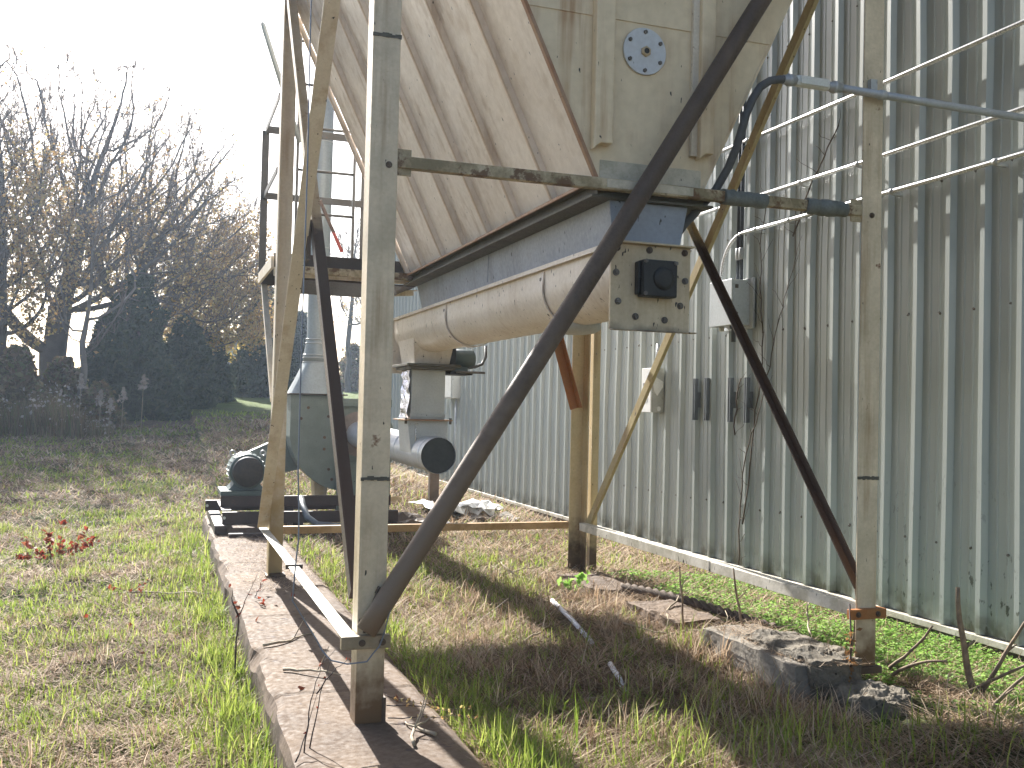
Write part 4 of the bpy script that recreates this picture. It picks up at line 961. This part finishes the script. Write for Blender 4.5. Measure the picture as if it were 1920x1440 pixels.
vine([(3.45, .4), (3.3, 1.29), (3.18, 1.99), (3.236, 2.52), (3.25, 2.9), (3.15, 3.4)], 'thin bare vine hugging the right side of the grey enclosure', 5)
vine([(3.62, 1.2), (3.56, 1.6), (3.50, 1.75)], 'short vine tangle beside the strut channels', 9)
vine([(2.75, 2.9), (2.6, 3.2), (2.35, 3.5), (2.15, 3.75)], 'thin vine tip reaching up between the silver conduits', 13)

# weeds at the curb
def leafy(name, label, base, stems, leafn, leafmat, stemmat, lsize, cat='plant', r0=.005, group=None):
    t = thing(name, label, cat, base, group); b = MB(); pos = []
    for pts in stems:
        P = [Vector(p)+Vector(base) for p in pts]; sm = []
        for i in range(len(P)-1):
            for k in range(4): sm.append(P[i].lerp(P[i+1], k/4)+Vector((random.uniform(-1, 1), random.uniform(-1, 1), random.uniform(-1, 1)))*.004)
        sm.append(P[-1]); b.tube(sm, [max(.0012, r0*(1-i/len(sm))) for i in range(len(sm))], 5)
        for _ in range(leafn):
            q = sm[random.randrange(len(sm)//4, len(sm))]; pos.append(q+Vector((random.uniform(-1, 1), random.uniform(-1, 1), random.uniform(-.6, 1)))*lsize*.6)
    b.build('stem', stemmat, t)
    if pos:
        c = np.array([tuple(p) for p in pos]); soup('leaves', cards(c, rng.uniform(.5, 1.1, len(c))*lsize, 1.7), CT, rng.random(len(c)), leafmat, t, base)
    return t
leafy('sapling', 'bare forked sapling with two red leaves growing against the left edge of the concrete strip', (-.40, 1.55, -.2), [[(0, 0, 0), (.005, .02, .20), (.015, .05, .36), (.07, .12, .47), (.13, .2, .58)], [(.015, .05, .36), (-.02, .06, .45), (-.02, .1, .52)]], 3, M['redleaf'], M['stem_dark'], .03, r0=.007)
leafy('bramble_sprig', 'red-stemmed bramble sprig on the concrete strip left of the nearest leg', (-.20, -.2, 0), [[(-.06, -.1, .0), (-.02, .0, .18), (.03, .08, .30), (.10, .13, .36)], [(-.03, -.05, 0), (.02, .02, .2), (.06, .05, .32)], [(-.1, -.2, 0), (-.04, -.05, .1), (.02, .04, .22)], [(0, 0, .2), (.08, .02, .3), (.15, .05, .33)]], 2, M['redleaf'], M['stem_dark'], .015, r0=.0035)
leafy('dry_weed', 'dark weed with rows of tiny seed heads lying right of the nearest leg', (.15, .05, 0), [[(0, 0, .06), (.12, -.02, .05), (.25, -.06, .04), (.36, -.1, .05)], [(0, -.05, .02), (.12, -.09, .02), (.26, -.13, .03), (.40, -.2, .03)], [(0, .05, .09), (.1, .0, .07), (.2, -.06, .05)]], 34, M['autumn'], M['stem_dark'], .011, r0=.003)
zz = float(gz(-1.75, 6.2))
leafy('red_leaf_sprig', 'sprig of bright red oak leaves standing in the mown grass at left', (-1.75, 6.2, zz), [[(0, 0, 0), (.02, .05, .12), (.04, .05, .34)], [(0, 0, .02), (.12, 0, .1), (.26, .05, .27)], [(0, 0, 0), (-.15, 0, .06), (-.30, .03, .20)], [(.05, 0, 0), (.2, .1, .08), (.33, .1, .18)], [(0, 0, 0), (-.12, -.1, .03), (-.33, -.05, .05)], [(-.05, 0, 0), (-.08, .05, .15), (-.1, .05, .26)]], 22, M['redleaf'], M['stem_dark'], .05, r0=.006)
zz = float(gz(-1.05, 4.3))
leafy('red_leaf_sprig', 'small flat sprig of red leaves between the bigger red sprig and the concrete strip', (-1.05, 4.3, zz), [[(0, 0, .02), (.1, .05, .06), (.2, .1, .12)], [(0, 0, .02), (-.1, .05, .05), (-.16, -.05, .08)], [(0, 0, 0), (.08, -.1, .05), (.1, -.2, .06)]], 7, M['redleaf'], M['stem_dark'], .032, r0=.004)
leafy('red_leaf_sprig', 'few red leaves on a runner at the far end of the concrete strip', (-.18, 2.9, .0), [[(0, 0, .02), (.05, .1, .08), (.1, .3, .1)], [(0, 0, .02), (.02, -.15, .04), (.05, -.3, .03)]], 5, M['redleaf'], M['stem_dark'], .03, r0=.004)
zz = float(gz(2.15, 2.75))
leafy('young_weed', 'bright yellow green young weed beside the tan footing pieces', (2.28, 2.9, zz), [[(0, 0, 0), (.01, 0, .08), (.02, 0, .18)], [(0, 0, 0), (-.05, .02, .08), (-.1, .02, .1)], [(0, 0, 0), (.05, -.02, .08), (.07, 0, .14)]], 7, M['clover'], M['clover'] if False else M['stalk_pale'], .055)
# scattered fallen leaves on the concrete
lf = [(-.12, 3.25), (-.05, 2.7), (-.22, 2.2), (.02, 1.05), (.1, 3.0), (-.9, 2.1), (-1.3, 3.3), (-1.0, 3.0), (.25, .3), (-.15, .6)]
for i, (x, y) in enumerate(lf):
    z = .012 if -.3 < x < .4 else float(gz(x, y))+.04
    o = soup('fallen_leaf', cards(np.array([[x, y, z]]), [.032], 1.7)*1.0, CT, np.array([random.random()]), M['redleaf'], None, (x, y, z))
    tag(o, 'small curled red brown leaf dropped among the grass and concrete at left', 'leaf', 'fallen red leaves')

# ------------------------------------------------------------------ GRASS
def polar(n, r0, r1, pw=1.0, a0=-38, a1=36):
    u = rng.random(n); r = r0*(r1/r0)**(u**pw); a = np.radians(rng.uniform(a0, a1, n))+yaw
    return CX+r*np.sin(a), CY+r*np.cos(a), r
def allowed(x, y):
    curbm = (x > -.33) & (x < .43) & (y < 8.5)
    bl = (x > 2.38) & (x < 2.95) & (y > -.6) & (y < .95)
    pv = (np.abs((x-1.83)-.165*(y-1.93)) < .07) & (y > 1.2) & (y < 2.6) | (np.abs(x-1.55) < .06) & (y > .3) & (y < .85)
    return ~curbm & ~bl & (x < 4.12) & ~(pv & (rng.random(len(x)) < .8))
def greenness(x, y):
    g1 = fbm(x*.75+3, y*.75+8, 3); g2 = fbm(x*.25+50, y*.25, 2)
    return g1*.65+g2*.35
# green blades
x, y, r = polar(190000, 2.6, 34)
gr = greenness(x, y)
edge = np.exp(-((x+.42)/.16)**2)*(y < 8)+np.exp(-((x-.55)/.16)**2)*(y < 6)*.7      # taller grass along the concrete
inner = (x > .42)
front = inner & (y < -.35)
keepp = sstep(.44, .58, gr)*.9+.16+edge*.8
keepp = np.where(inner, keepp*np.where(front, 1.4, np.where((x > 1.7) & (y < 4), .5, 2.2)), keepp)
ok = allowed(x, y) & (rng.random(len(x)) < keepp)
x, y, r, gr = x[ok], y[ok], r[ok], gr[ok]; edge = edge[ok]; inner = inner[ok]; front = front[ok]
n = len(x); clump = fbm(x*6, y*6, 2)
h = (.045+.085*clump**1.5)*rng.uniform(.6, 1.4, n)*(1+1.0*edge)*(1+.4*front)*np.clip(1+(r-12)/40, 1, 1.5)
wd = rng.uniform(.0045, .0095, n)*np.clip(r/6, 1, 5)
pos = np.stack([x, y, gz(x, y)-.005], -1)
soup('grass', blades(pos, h, wd, rng.uniform(0, 6.283, n), rng.uniform(.1, 1.15, n), rng.uniform(-.05, .35, n)), BT, np.clip(rng.random(n)*.7+.3*clump, 0, 1), M['grass'], kind='stuff')
tag(bpy.data.objects['grass'], 'green grass blades growing through the mown field', 'grass')
# dry matted straw
x, y, r = polar(300000, 2.6, 30)
gr = greenness(x, y); inner = x > .42
keepp = 1.0-.6*sstep(.48, .62, gr); keepp = np.where(inner, np.maximum(keepp, .75), keepp)
ok = allowed(x, y) & (rng.random(len(x)) < keepp); x, y, r = x[ok], y[ok], r[ok]; n = len(x); inner = inner[ok]
patch = fbm(x*1.3+70, y*1.3, 3); lay = fbm(x*1.1, y*1.1+30, 2)*9
h = rng.uniform(.05, .15, n)*np.where(inner, 1.5, 1)*np.clip(r/10, 1, 1.8); wd = rng.uniform(.003, .0075, n)*np.clip(r/6, 1, 4.5)
pos = np.stack([x, y, gz(x, y)+rng.uniform(0, .02, n)], -1)
soup('dry_grass', blades(pos, h, wd, lay+rng.normal(0, 1.7, n), rng.uniform(.95, 1.5, n), rng.uniform(-.05, .22, n)), BT, np.clip(rng.random(n)*.85+(patch-.5)*.9, 0, 1), M['straw'], kind='stuff')
tag(bpy.data.objects['dry_grass'], 'matted dry straw lying over the field and under the hopper', 'dry grass')
# long bright blades at the bottom of the frame and tussocks
tx, ty, th_ = [], [], []
for cx_, cy_, m_, s_, hh in ((1.0, -.40, 130, .35, .22), (1.9, -.70, 130, .4, .26), (.66, -.45, 110, .12, .17), (1.45, -.55, 90, .3, .28), (2.6, -.95, 70, .3, .2), (.60, .3, 60, .10, .13), (2.2, .95, 36, .07, .26), (1.95, .1, 40, .12, .2), (-.48, -.3, 110, .07, .18), (-.46, .8, 110, .06, .17), (-.48, 1.9, 110, .06, .15), (-.46, 3.2, 90, .06, .16), (2.75, -.35, 45, .06, .28), (-.9, 6.6, 110, .22, .24), (-.55, 7.2, 80, .15, .24), (-.7, 5.0, 80, .16, .16), (3.3, -.7, 50, .2, .2), (.7, 4.3, 90, .25, .2), (.65, 2.9, 80, .12, .16), (-1.3, .2, 60, .2, .12), (-1.9, 8.4, 120, .25, .12), (-.9, .0, 90, .3, .13)):
    tx += list(rng.normal(cx_, s_, m_)); ty += list(rng.normal(cy_, s_, m_)); th_ += list(rng.uniform(.5, 1.15, m_)*hh)
tx, ty, th_ = map(np.array, (tx, ty, th_)); ok = allowed(tx, ty); tx, ty, th_ = tx[ok], ty[ok], th_[ok]; n = len(tx)
soup('tall_grass', blades(np.stack([tx, ty, gz(tx, ty)-.01], -1), th_, rng.uniform(.004, .009, n), rng.uniform(0, 6.283, n), rng.uniform(.02, .45, n), rng.uniform(.02, .3, n)), BT, rng.uniform(.2, .95, n), M['grass'], kind='stuff')
tag(bpy.data.objects['tall_grass'], 'taller bright green grass tufts', 'grass')
cl_x, cl_y, cl_h, cl_t, cl_s = [], [], [], [], []
def clumps(nc, xr, yr, hr, kk, out, sp=.05):
    for _ in range(nc):
        cx_, cy_ = rng.uniform(*xr), rng.uniform(*yr); h_ = rng.uniform(*hr); kx = int(rng.uniform(*kk))
        out.append(np.stack([rng.normal(cx_, sp, kx), rng.normal(cy_, sp, kx), h_*rng.uniform(.5, 1.2, kx)], -1))
o1 = []; clumps(110, (.45, 2.35), (-.8, 3.6), (.12, .24), (25, 60), o1); clumps(26, (2.05, 2.32), (-.5, 1.1), (.12, .26), (30, 60), o1); clumps(190, (-4.5, -.45), (-1, 9), (.08, .17), (30, 80), o1, .07)
c_ = np.concatenate(o1); ok = allowed(c_[:, 0], c_[:, 1]); c_ = c_[ok]; n = len(c_)
soup('dry_tufts', blades(np.stack([c_[:, 0], c_[:, 1], gz(c_[:, 0], c_[:, 1])-.005], -1), c_[:, 2], rng.uniform(.003, .008, n), rng.uniform(0, 6.283, n), rng.uniform(.2, 1.2, n), rng.uniform(.0, .45, n)), BT, rng.random(n), M['straw'], kind='stuff')
tag(bpy.data.objects['dry_tufts'], 'dry tussocks of dead grass', 'dry grass')
o1 = []; clumps(170, (-4.5, -.45), (-1, 10), (.08, .18), (30, 90), o1, .08); clumps(80, (.5, 2.3), (-.8, 5), (.09, .2), (20, 60), o1, .06); clumps(60, (-7, -.6), (8, 16), (.1, .18), (40, 90), o1, .14)
c_ = np.concatenate(o1); ok = allowed(c_[:, 0], c_[:, 1]); c_ = c_[ok]; n = len(c_)
soup('green_tufts', blades(np.stack([c_[:, 0], c_[:, 1], gz(c_[:, 0], c_[:, 1])-.005], -1), c_[:, 2], rng.uniform(.004, .009, n), rng.uniform(0, 6.283, n), rng.uniform(.1, .9, n), rng.uniform(.0, .45, n)), BT, rng.uniform(.1, 1, n), M['grass'], kind='stuff')
tag(bpy.data.objects['green_tufts'], 'green tussocks scattered through the mown field', 'grass')
# clover along the wall
n = 60000
x = rng.uniform(2.75, 4.13, n); y = rng.uniform(-2.5, 3.6, n)
dens = sstep(.30, .42, fbm(x*1.6+5, y*1.6, 3))*sstep(2.75, 3.05, x)*np.where(y > 1.6, .45, 1)
ok = (rng.random(n) < dens); x, y = x[ok], y[ok]; n = len(x)
z = gz(x, y)+rng.uniform(.005, .07, n)
V = cards(np.stack([x, y, z], -1), rng.uniform(.014, .030, n), 1.1); V[:, :, 2] = z[:, None]+(V[:, :, 2]-z[:, None])*.5
soup('clover', V, CT, rng.random(n), M['clover'], kind='stuff'); tag(bpy.data.objects['clover'], 'bright green clover mat along the foot of the wall', 'clover')
# leaf litter and straw debris on the footing and curb
n = 9000
x = np.concatenate([rng.uniform(2.2, 2.95, 5200), np.clip(rng.normal(.10, .2, 2300), -.28, .4), rng.normal(2.5, .35, 1500)]); y = np.concatenate([rng.uniform(-.3, 4.1, 5200), rng.uniform(3.2, 6.4, 2300), rng.uniform(.6, 3.3, 1500)])
z = np.where((x > -.3) & (x < .42), .003, np.where((y < .95) & (y > -.1) & (x > 2.28) & (x < 2.66), .122, gz(x, y)+.01))
n = len(x)
soup('straw_litter', blades(np.stack([x, y, z], -1), rng.uniform(.04, .14, n), rng.uniform(.002, .005, n), rng.uniform(0, 6.283, n), rng.uniform(1.2, 1.52, n), rng.uniform(-.05, .1, n)), BT, rng.random(n)**1.3, M['straw'], kind='stuff')
tag(bpy.data.objects['straw_litter'], 'loose straw and twig litter on concrete and bare soil', 'litter')

x = np.concatenate([rng.normal(2.25, .4, 700), rng.uniform(.5, 2.6, 500)]); y = np.concatenate([rng.normal(1.8, .7, 700), rng.uniform(-.8, 4, 500)])
ok = allowed(x, y); x, y = x[ok], y[ok]; n = len(x)
soup('twig_litter', blades(np.stack([x, y, gz(x, y)+.02], -1), rng.uniform(.12, .34, n), rng.uniform(.003, .007, n), rng.uniform(0, 6.283, n), rng.uniform(.95, 1.5, n), rng.uniform(-.05, .35, n)), BT, rng.random(n), M['rusty_litter'], kind='stuff')
tag(bpy.data.objects['twig_litter'], 'tangle of long rust brown dead weeds and straw under the hopper', 'litter')

# ------------------------------------------------------------------ TREES
def at(px, t):
    d = fw+rt*((px-960)/1863.4); return CX+d.x*t, CY+d.y*t
def colonize(base, blobs, natt, seed, fork, lean, step=.32, kill=.45, infl=2.6):
    """space colonisation: blobs = (cx, cy, cz, rx, ry, rz) relative to base"""
    rr = np.random.default_rng(seed); A = []
    wts = np.array([b_[3]*b_[4]*b_[5] for b_ in blobs]); wts = wts/wts.sum()
    for b_, w_ in zip(blobs, wts):
        k = int(natt*w_); d = rr.normal(size=(k, 3)); d /= np.linalg.norm(d, axis=1)[:, None]
        A.append(np.array(b_[:3])+d*(rr.random(k)**.42)[:, None]*np.array(b_[3:]))
    A = np.concatenate(A)
    P = [np.zeros(3)]; par = [-1]; k = max(2, int(fork/step))
    for i in range(1, k+1):
        t = i/k; P.append(np.array([lean[0]*t*fork+.05*math.sin(i*1.3+seed), lean[1]*t*fork+.05*math.cos(i*1.7), t*fork])); par.append(i-1)
    P = np.array(P); par = list(par); alive = np.ones(len(A), bool)
    near = np.full(len(A), 1e9); own = np.zeros(len(A), int); start = 0
    for it in range(150):
        for j in range(start, len(P)):
            d = np.linalg.norm(A-P[j], axis=1); m = d < near; near[m] = d[m]; own[m] = j
        start = len(P); alive &= near > kill
        if not alive.any(): break
        lim = infl if it > 14 else 60
        act = alive & (near < lim)
        if not act.any(): break
        newP, newpar = [], []
        for j in np.unique(own[act]):
            m = act & (own == j); d = A[m]-P[j]; d /= np.linalg.norm(d, axis=1)[:, None]; v = d.sum(0)+rr.normal(0, .25, 3)
            v[2] += .15; nv = np.linalg.norm(v)
            if nv < 1e-6: continue
            q = P[j]+v/nv*step
            if par[j] >= 0 and np.linalg.norm(q-P[par[j]]) < step*.4: continue
            newP.append(q); newpar.append(j)
        if not newP: break
        P = np.concatenate([P, newP]); par += newpar
        if len(P) > 5200: break
    return P+np.array(base), np.array(par)
def wood_tree(px, t, label, seed, blobs, natt=900, fork=2.2, lean=(0, 0), r0=.3, leafmat='autumn', leaves=1., leaf_z=(4., 8.), bark='bark', name='bare_tree', rtip=.011, lsz=.085, twn=7, leafside=None):
    x, y = at(px, t); z = float(gz(x, y))-.1; base = (x, y, z)
    blobs = [(b_[0], b_[1], b_[2]*1.05, b_[3]*1.05, b_[4], b_[5]*1.1) for b_ in blobs]
    root = thing(name, label, 'tree', base, 'trees behind the field')
    P, par = colonize(base, blobs, int(natt*2.2), seed, fork, lean); n = len(P)
    kids = [[] for _ in range(n)]
    for i in range(1, n): kids[par[i]].append(i)
    r = np.zeros(n); e = 1.95
    for i in range(n-1, -1, -1):
        r[i] = rtip if not kids[i] else sum(r[k]**e for k in kids[i])**(1/e)
    r = rtip+(r-rtip)*(r0-rtip)/max(r[0]-rtip, 1e-6)
    mT, mC = MB(), MB(); done = set()
    stack = [(0, None)]
    while stack:
        i, pa = stack.pop(); ch = [i] if pa is None else [pa, i]; j = i
        while kids[j]:
            ks = sorted(kids[j], key=lambda k: -r[k])
            for k in ks[1:]: stack.append((k, j))
            j = ks[0]; ch.append(j)
        if len(ch) < 2: continue
        rad = [float(r[k]) for k in ch]
        if pa is not None: rad[0] = min(rad[0], rad[1]*1.15)
        if pa is None: rad[0] *= 1.5; rad[1] *= 1.15
        m = mT if max(rad) > r0*.36 else mC
        big = max(rad)
        m.tube([tuple(P[k]) for k in ch], rad, 9 if big > .1 else (5 if big > .03 else 3), caps=False)
    mT.build('trunk', M[bark], root); mC.build('crown', M[bark], root)
    tips = P[[i for i in range(n) if not kids[i] or r[i] < rtip*2.6]]
    nt_ = int(len(tips)*twn*1.0); q = tips[rng.integers(0, len(tips), nt_)]
    out = q-(np.array(base)+np.array([0, 0, fork+1.])); hd = np.arctan2(out[:, 1], out[:, 0])+rng.normal(0, .8, nt_)
    soup('twigs', blades(q, rng.uniform(.35, 1.05, nt_), rng.uniform(.013, .022, nt_)*t/30, hd, rng.uniform(.3, 1.7, nt_), rng.uniform(-.3, .2, nt_)), BT, rng.random(nt_), M['twigs'], root, base)
    nl_ = int(len(tips)*24*leaves)
    if nl_:
        q = tips[rng.integers(0, len(tips), nl_)]+rng.normal(0, .20, (nl_, 3))
        cl = fbm(q[:, 0]*.55+seed, q[:, 2]*.55+q[:, 1]*.3, 3)
        pr = sstep(.38, .58, cl)*(1-sstep(leaf_z[0], leaf_z[1], q[:, 2]-z))
        if leafside: pr = pr*sstep(leafside[0], leafside[1], q[:, 0]-x)
        q = q[rng.random(nl_) < pr*.9+.03]
        soup('leaves', cards(q, rng.uniform(.5, 1.2, len(q))*lsz, 1.5), CT, rng.random(len(q)), M[leafmat], root, base)
    return root
wood_tree(85, 31, 'big bare tree with a thick forked trunk and broad domed crown at left', 3, [(.6, 0, 7.2, 4.4, 3.6, 3.9), (3.0, 0, 5.6, 2.8, 2.6, 3.0), (-2.4, 0, 5.6, 2.6, 2.4, 3.2)], 1300, 2.3, (.12, 0), .40, leaves=.45, leaf_z=(5.5, 8.5), leafside=(-3, 1.5))
wood_tree(-10, 28, 'orange-leaved tree at the very left edge of the wood', 8, [(0, 0, 5.2, 2.2, 2.2, 3.6)], 520, 2.6, (.03, 0), .26, leaves=2.2, leaf_z=(6.5, 9))
wood_tree(150, 34, 'tall bare tree leaning right behind the dark cedar', 21, [(2.2, 0, 7.0, 3.6, 3.0, 3.6), (4.3, 0, 5.2, 2.2, 2., 2.6)], 950, 2.6, (.25, .05), .30, leaves=1.2, leaf_z=(5, 9.5))
wood_tree(262, 36, 'tan-leaved tree spreading over the dark cedar', 34, [(1.2, 0, 5.4, 3.4, 2.8, 3.4), (3.0, 0, 3.8, 2.2, 2., 2.0)], 850, 2.2, (.15, 0), .26, leaves=2.0, leaf_z=(5.5, 9.))
wood_tree(325, 39, 'golden-leaved tree whose branches droop toward the clearing', 47, [(.4, 0, 4.4, 2.3, 2.1, 2.9), (.7, 0, 2.6, 1.8, 1.6, 1.3)], 700, 2.0, (.1, 0), .22, 'gold', 2.4, (5.5, 8.5))
wood_tree(-130, 33, 'bare tree mostly cut off by the left edge of the photo', 61, [(1., 0, 7.2, 4, 3.5, 4.2)], 800, 2.6, (.05, 0), .32, leaves=.8, leaf_z=(5, 9))
wood_tree(152, 27, 'slender pale-barked young tree in front of the wood', 71, [(.3, 0, 4.0, 1.5, 1.3, 2.1)], 150, 2.4, (.02, 0), .085, leaves=.1, bark='bark_pale', twn=5)
wood_tree(652, 50, 'thin double-stemmed bare tree seen between the dark brace and the nearest leg', 83, [(.2, 0, 6.0, 1.3, 1.2, 3.2)], 220, 2.6, (0, 0), .13, leaves=.15, twn=6)
wood_tree(700, 60, 'pale bare tree far behind the platform ladder', 91, [(0, 0, 6.0, 2.2, 2, 3.2)], 260, 2.8, (0, 0), .13, leaves=.2)

def cedar(px, t, h, rad, label, seed, n=9000, name='cedar', lo=.0, mat='cedar', sz=.10):
    rr = np.random.default_rng(seed); x, y = at(px, t); z = float(gz(x, y))-.05; base = (x, y, z)
    n = n*2 if mat == 'cedar' else n
    root = thing(name, label, 'tree' if mat == 'cedar' else 'bush', base, 'evergreens at the field edge' if mat == 'cedar' else 'bushes at the field edge')
    b = MB(); b.tube([(x, y, z), (x+.05, y, z+h*.5), (x, y, z+h*.95)], [.13, .09, .02], 8)
    for i in range(26):
        zz = z+h*(.08+.8*i/26); a = rr.uniform(0, 6.28); l = rad*(1-i/30)*.8
        b.tube([(x, y, zz), (x+math.cos(a)*l, y+math.sin(a)*l, zz+.25*l)], [.03, .008], 4, caps=False)
    b.build('trunk', M['bark'], root)
    nb = 240; bz = rr.uniform(lo, 1, nb)**1.1; ba = rr.uniform(0, 6.28, nb); br = rad*(1.02-bz)**.62*rr.uniform(.45, 1.3, nb)
    ce = np.stack([x+np.cos(ba)*br*.7, y+np.sin(ba)*br*.7, z+bz*h*.96], -1); cs = rad*rr.uniform(.10, .30, nb)*(1.15-bz*.6)
    k = rr.integers(0, nb, n); dirs = rr.normal(size=(n, 3)); dirs /= np.linalg.norm(dirs, axis=1)[:, None]
    q = ce[k]+dirs*(cs[k]*rr.uniform(.35, 1.1, n)**.6)[:, None]*np.array([1, 1, .8]); q[:, 2] = np.maximum(q[:, 2], z+.05)
    soup('crown', cards(q, rr.uniform(.5, 1.3, n)*sz, 3.2 if mat == 'cedar' else 1.8), CT, rr.random(n), M[mat], root, base)
    return root
cedar(255, 31, 4.6, 1.55, 'largest dark evergreen in front of the tan-leaved tree', 1, 16000)
cedar(200, 30, 3.1, 1.2, 'lower dark evergreen left of the largest one', 2, 9000)
cedar(345, 35, 3.4, 1.4, 'dark evergreen right of the largest one, beside the lit clearing', 3, 11000)
cedar(395, 39, 2.9, 1.1, 'small evergreen at the end of the dark row', 4, 7000)
cedar(487, 43, 5.2, 1.55, 'lone cedar standing behind the far left leg', 5, 15000)
cedar(560, 47, 4.0, 1.3, 'dark cedar partly hidden behind the exhaust stack', 6, 9000)
cedar(660, 52, 2.6, 1.3, 'grey green round shrub seen left of the nearest leg', 7, 5000, 'round_shrub', mat='brush')
cedar(30, 26, 2.2, 1.3, 'leafy brown and green bush at the left edge', 8, 6000, 'bush', mat='brush', sz=.12)
cedar(-80, 27, 3.0, 1.8, 'tangled brown bush past the left edge', 9, 6000, 'bush', mat='brush', sz=.13)
cedar(118, 27.5, 1.9, 1.1, 'low tangled bush under the slender pale tree', 10, 5000, 'bush', mat='brush', sz=.11)
cedar(185, 27, 1.3, .9, 'low dry bush at the field edge before the lower evergreen', 11, 4000, 'bush', mat='brush', sz=.10)
# weeds bank as one mass
n = 9000; px = rng.uniform(-120, 215, n); t_ = rng.uniform(23.8, 27.5, n)
x = CX+(fw.x+rt.x*(px-960)/1863.4)*t_; y = CY+(fw.y+rt.y*(px-960)/1863.4)*t_
hh = rng.uniform(.25, 1.15, n)*np.clip(.4+fbm(x*.8, y*.8, 2), .4, 1.3)*np.clip((225-px)/90, .35, 1)
V = blades(np.stack([x, y, gz(x, y)], -1), hh, rng.uniform(.012, .03, n), rng.uniform(0, 6.28, n), rng.uniform(0, .35, n), rng.uniform(0, .25, n))
soup('tall_weeds', V, BT, rng.random(n), M['brush'], kind='stuff'); tag(bpy.data.objects['tall_weeds'], 'bank of tall dry weeds at the edge of the wood', 'weeds')
n = 700; k = rng.integers(0, len(V), n)
q = V[k, 6]+rng.normal(0, .04, (n, 3)); soup('weed_fluff', cards(q, rng.uniform(.03, .09, n), 1.4), CT, rng.random(n), M['plume'], kind='stuff'); tag(bpy.data.objects['weed_fluff'], 'pale seed fluff on the tall weeds', 'weeds')
pl = [(188, 24.5, 1.0, 'pale plume grass stem leftmost of the four loose plumes'), (207, 24.2, .8, 'shortest pale plume, second from left before the dark evergreen'), (230, 25, 1.05, 'pale plume third from left before the dark evergreen'), (267, 25.5, 1.35, 'tallest plume grass, standing apart on a thin tan stem'), (150, 24.8, 1.35, 'broad pale plume among the weeds left of the loose plumes')]
for px, t_, h_, lab in pl:
    x, y = at(px, t_); z = float(gz(x, y)); t = thing('plume_grass', lab, 'grass plume', (x, y, z), 'plume grasses at the field edge')
    b = MB(); b.tube([(x, y, z), (x+.02, y, z+h_*.6), (x+.03, y, z+h_)], [.012, .010, .006], 5); b.build('stem', M['stalk_pale'], t)
    m_ = 90; k_ = rng.random(m_); q = np.stack([rng.normal(x+.03, 1, m_)*0+x+.03+rng.normal(0, .055, m_)*(1.1-k_), y+rng.normal(0, .055, m_)*(1.1-k_), z+h_-.2+k_*.36], -1)
    soup('plume', cards(q, rng.uniform(.03, .07, m_), 1.8), CT, rng.random(m_), M['plume'], t, (x, y, z))
# far pale house between evergreens
x, y = at(437, 66); z = float(gz(x, y)); hs = thing('far_house', 'pale bluish house glimpsed between the evergreens beyond the field', 'house', (x, y, z))
b = MB(); b.box(x-2, x+2.2, y, y+5, z-.5, z+2.3); b.build('wall', M['house'], hs)
b = MB(); b.prism([(x-2.3, z+2.3), (x+2.5, z+2.3), (x+.1, z+3.3)], (y-.3, y+5.3)); b.build('roof', M['roof'], hs)
b = MB(); b.box(x-.4, x+.5, y-.02, y-.001, z+.2, z+1.6); b.build('window', M['roof'], hs)

# ------------------------------------------------------------------ added air veil imitating lens glare
VEIL = 0.0010
if VEIL:
    b = MB(); b.box(-90, 80, -30, 110, -8, 32)
    m, nt, out = new_mat('veil_air'); pv = nd(nt, 'ShaderNodeVolumePrincipled')
    pv.inputs['Color'].default_value = (.66, .80, 1, 1); pv.inputs['Density'].default_value = VEIL; pv.inputs['Anisotropy'].default_value = .5
    nt.links.new(pv.outputs[0], out.inputs['Volume'])
    veil_obj = b.build('glare_veil', m, kind='stuff'); tag(veil_obj, 'thin bluish air veil added to imitate lens glare over the trees', 'glare_veil')
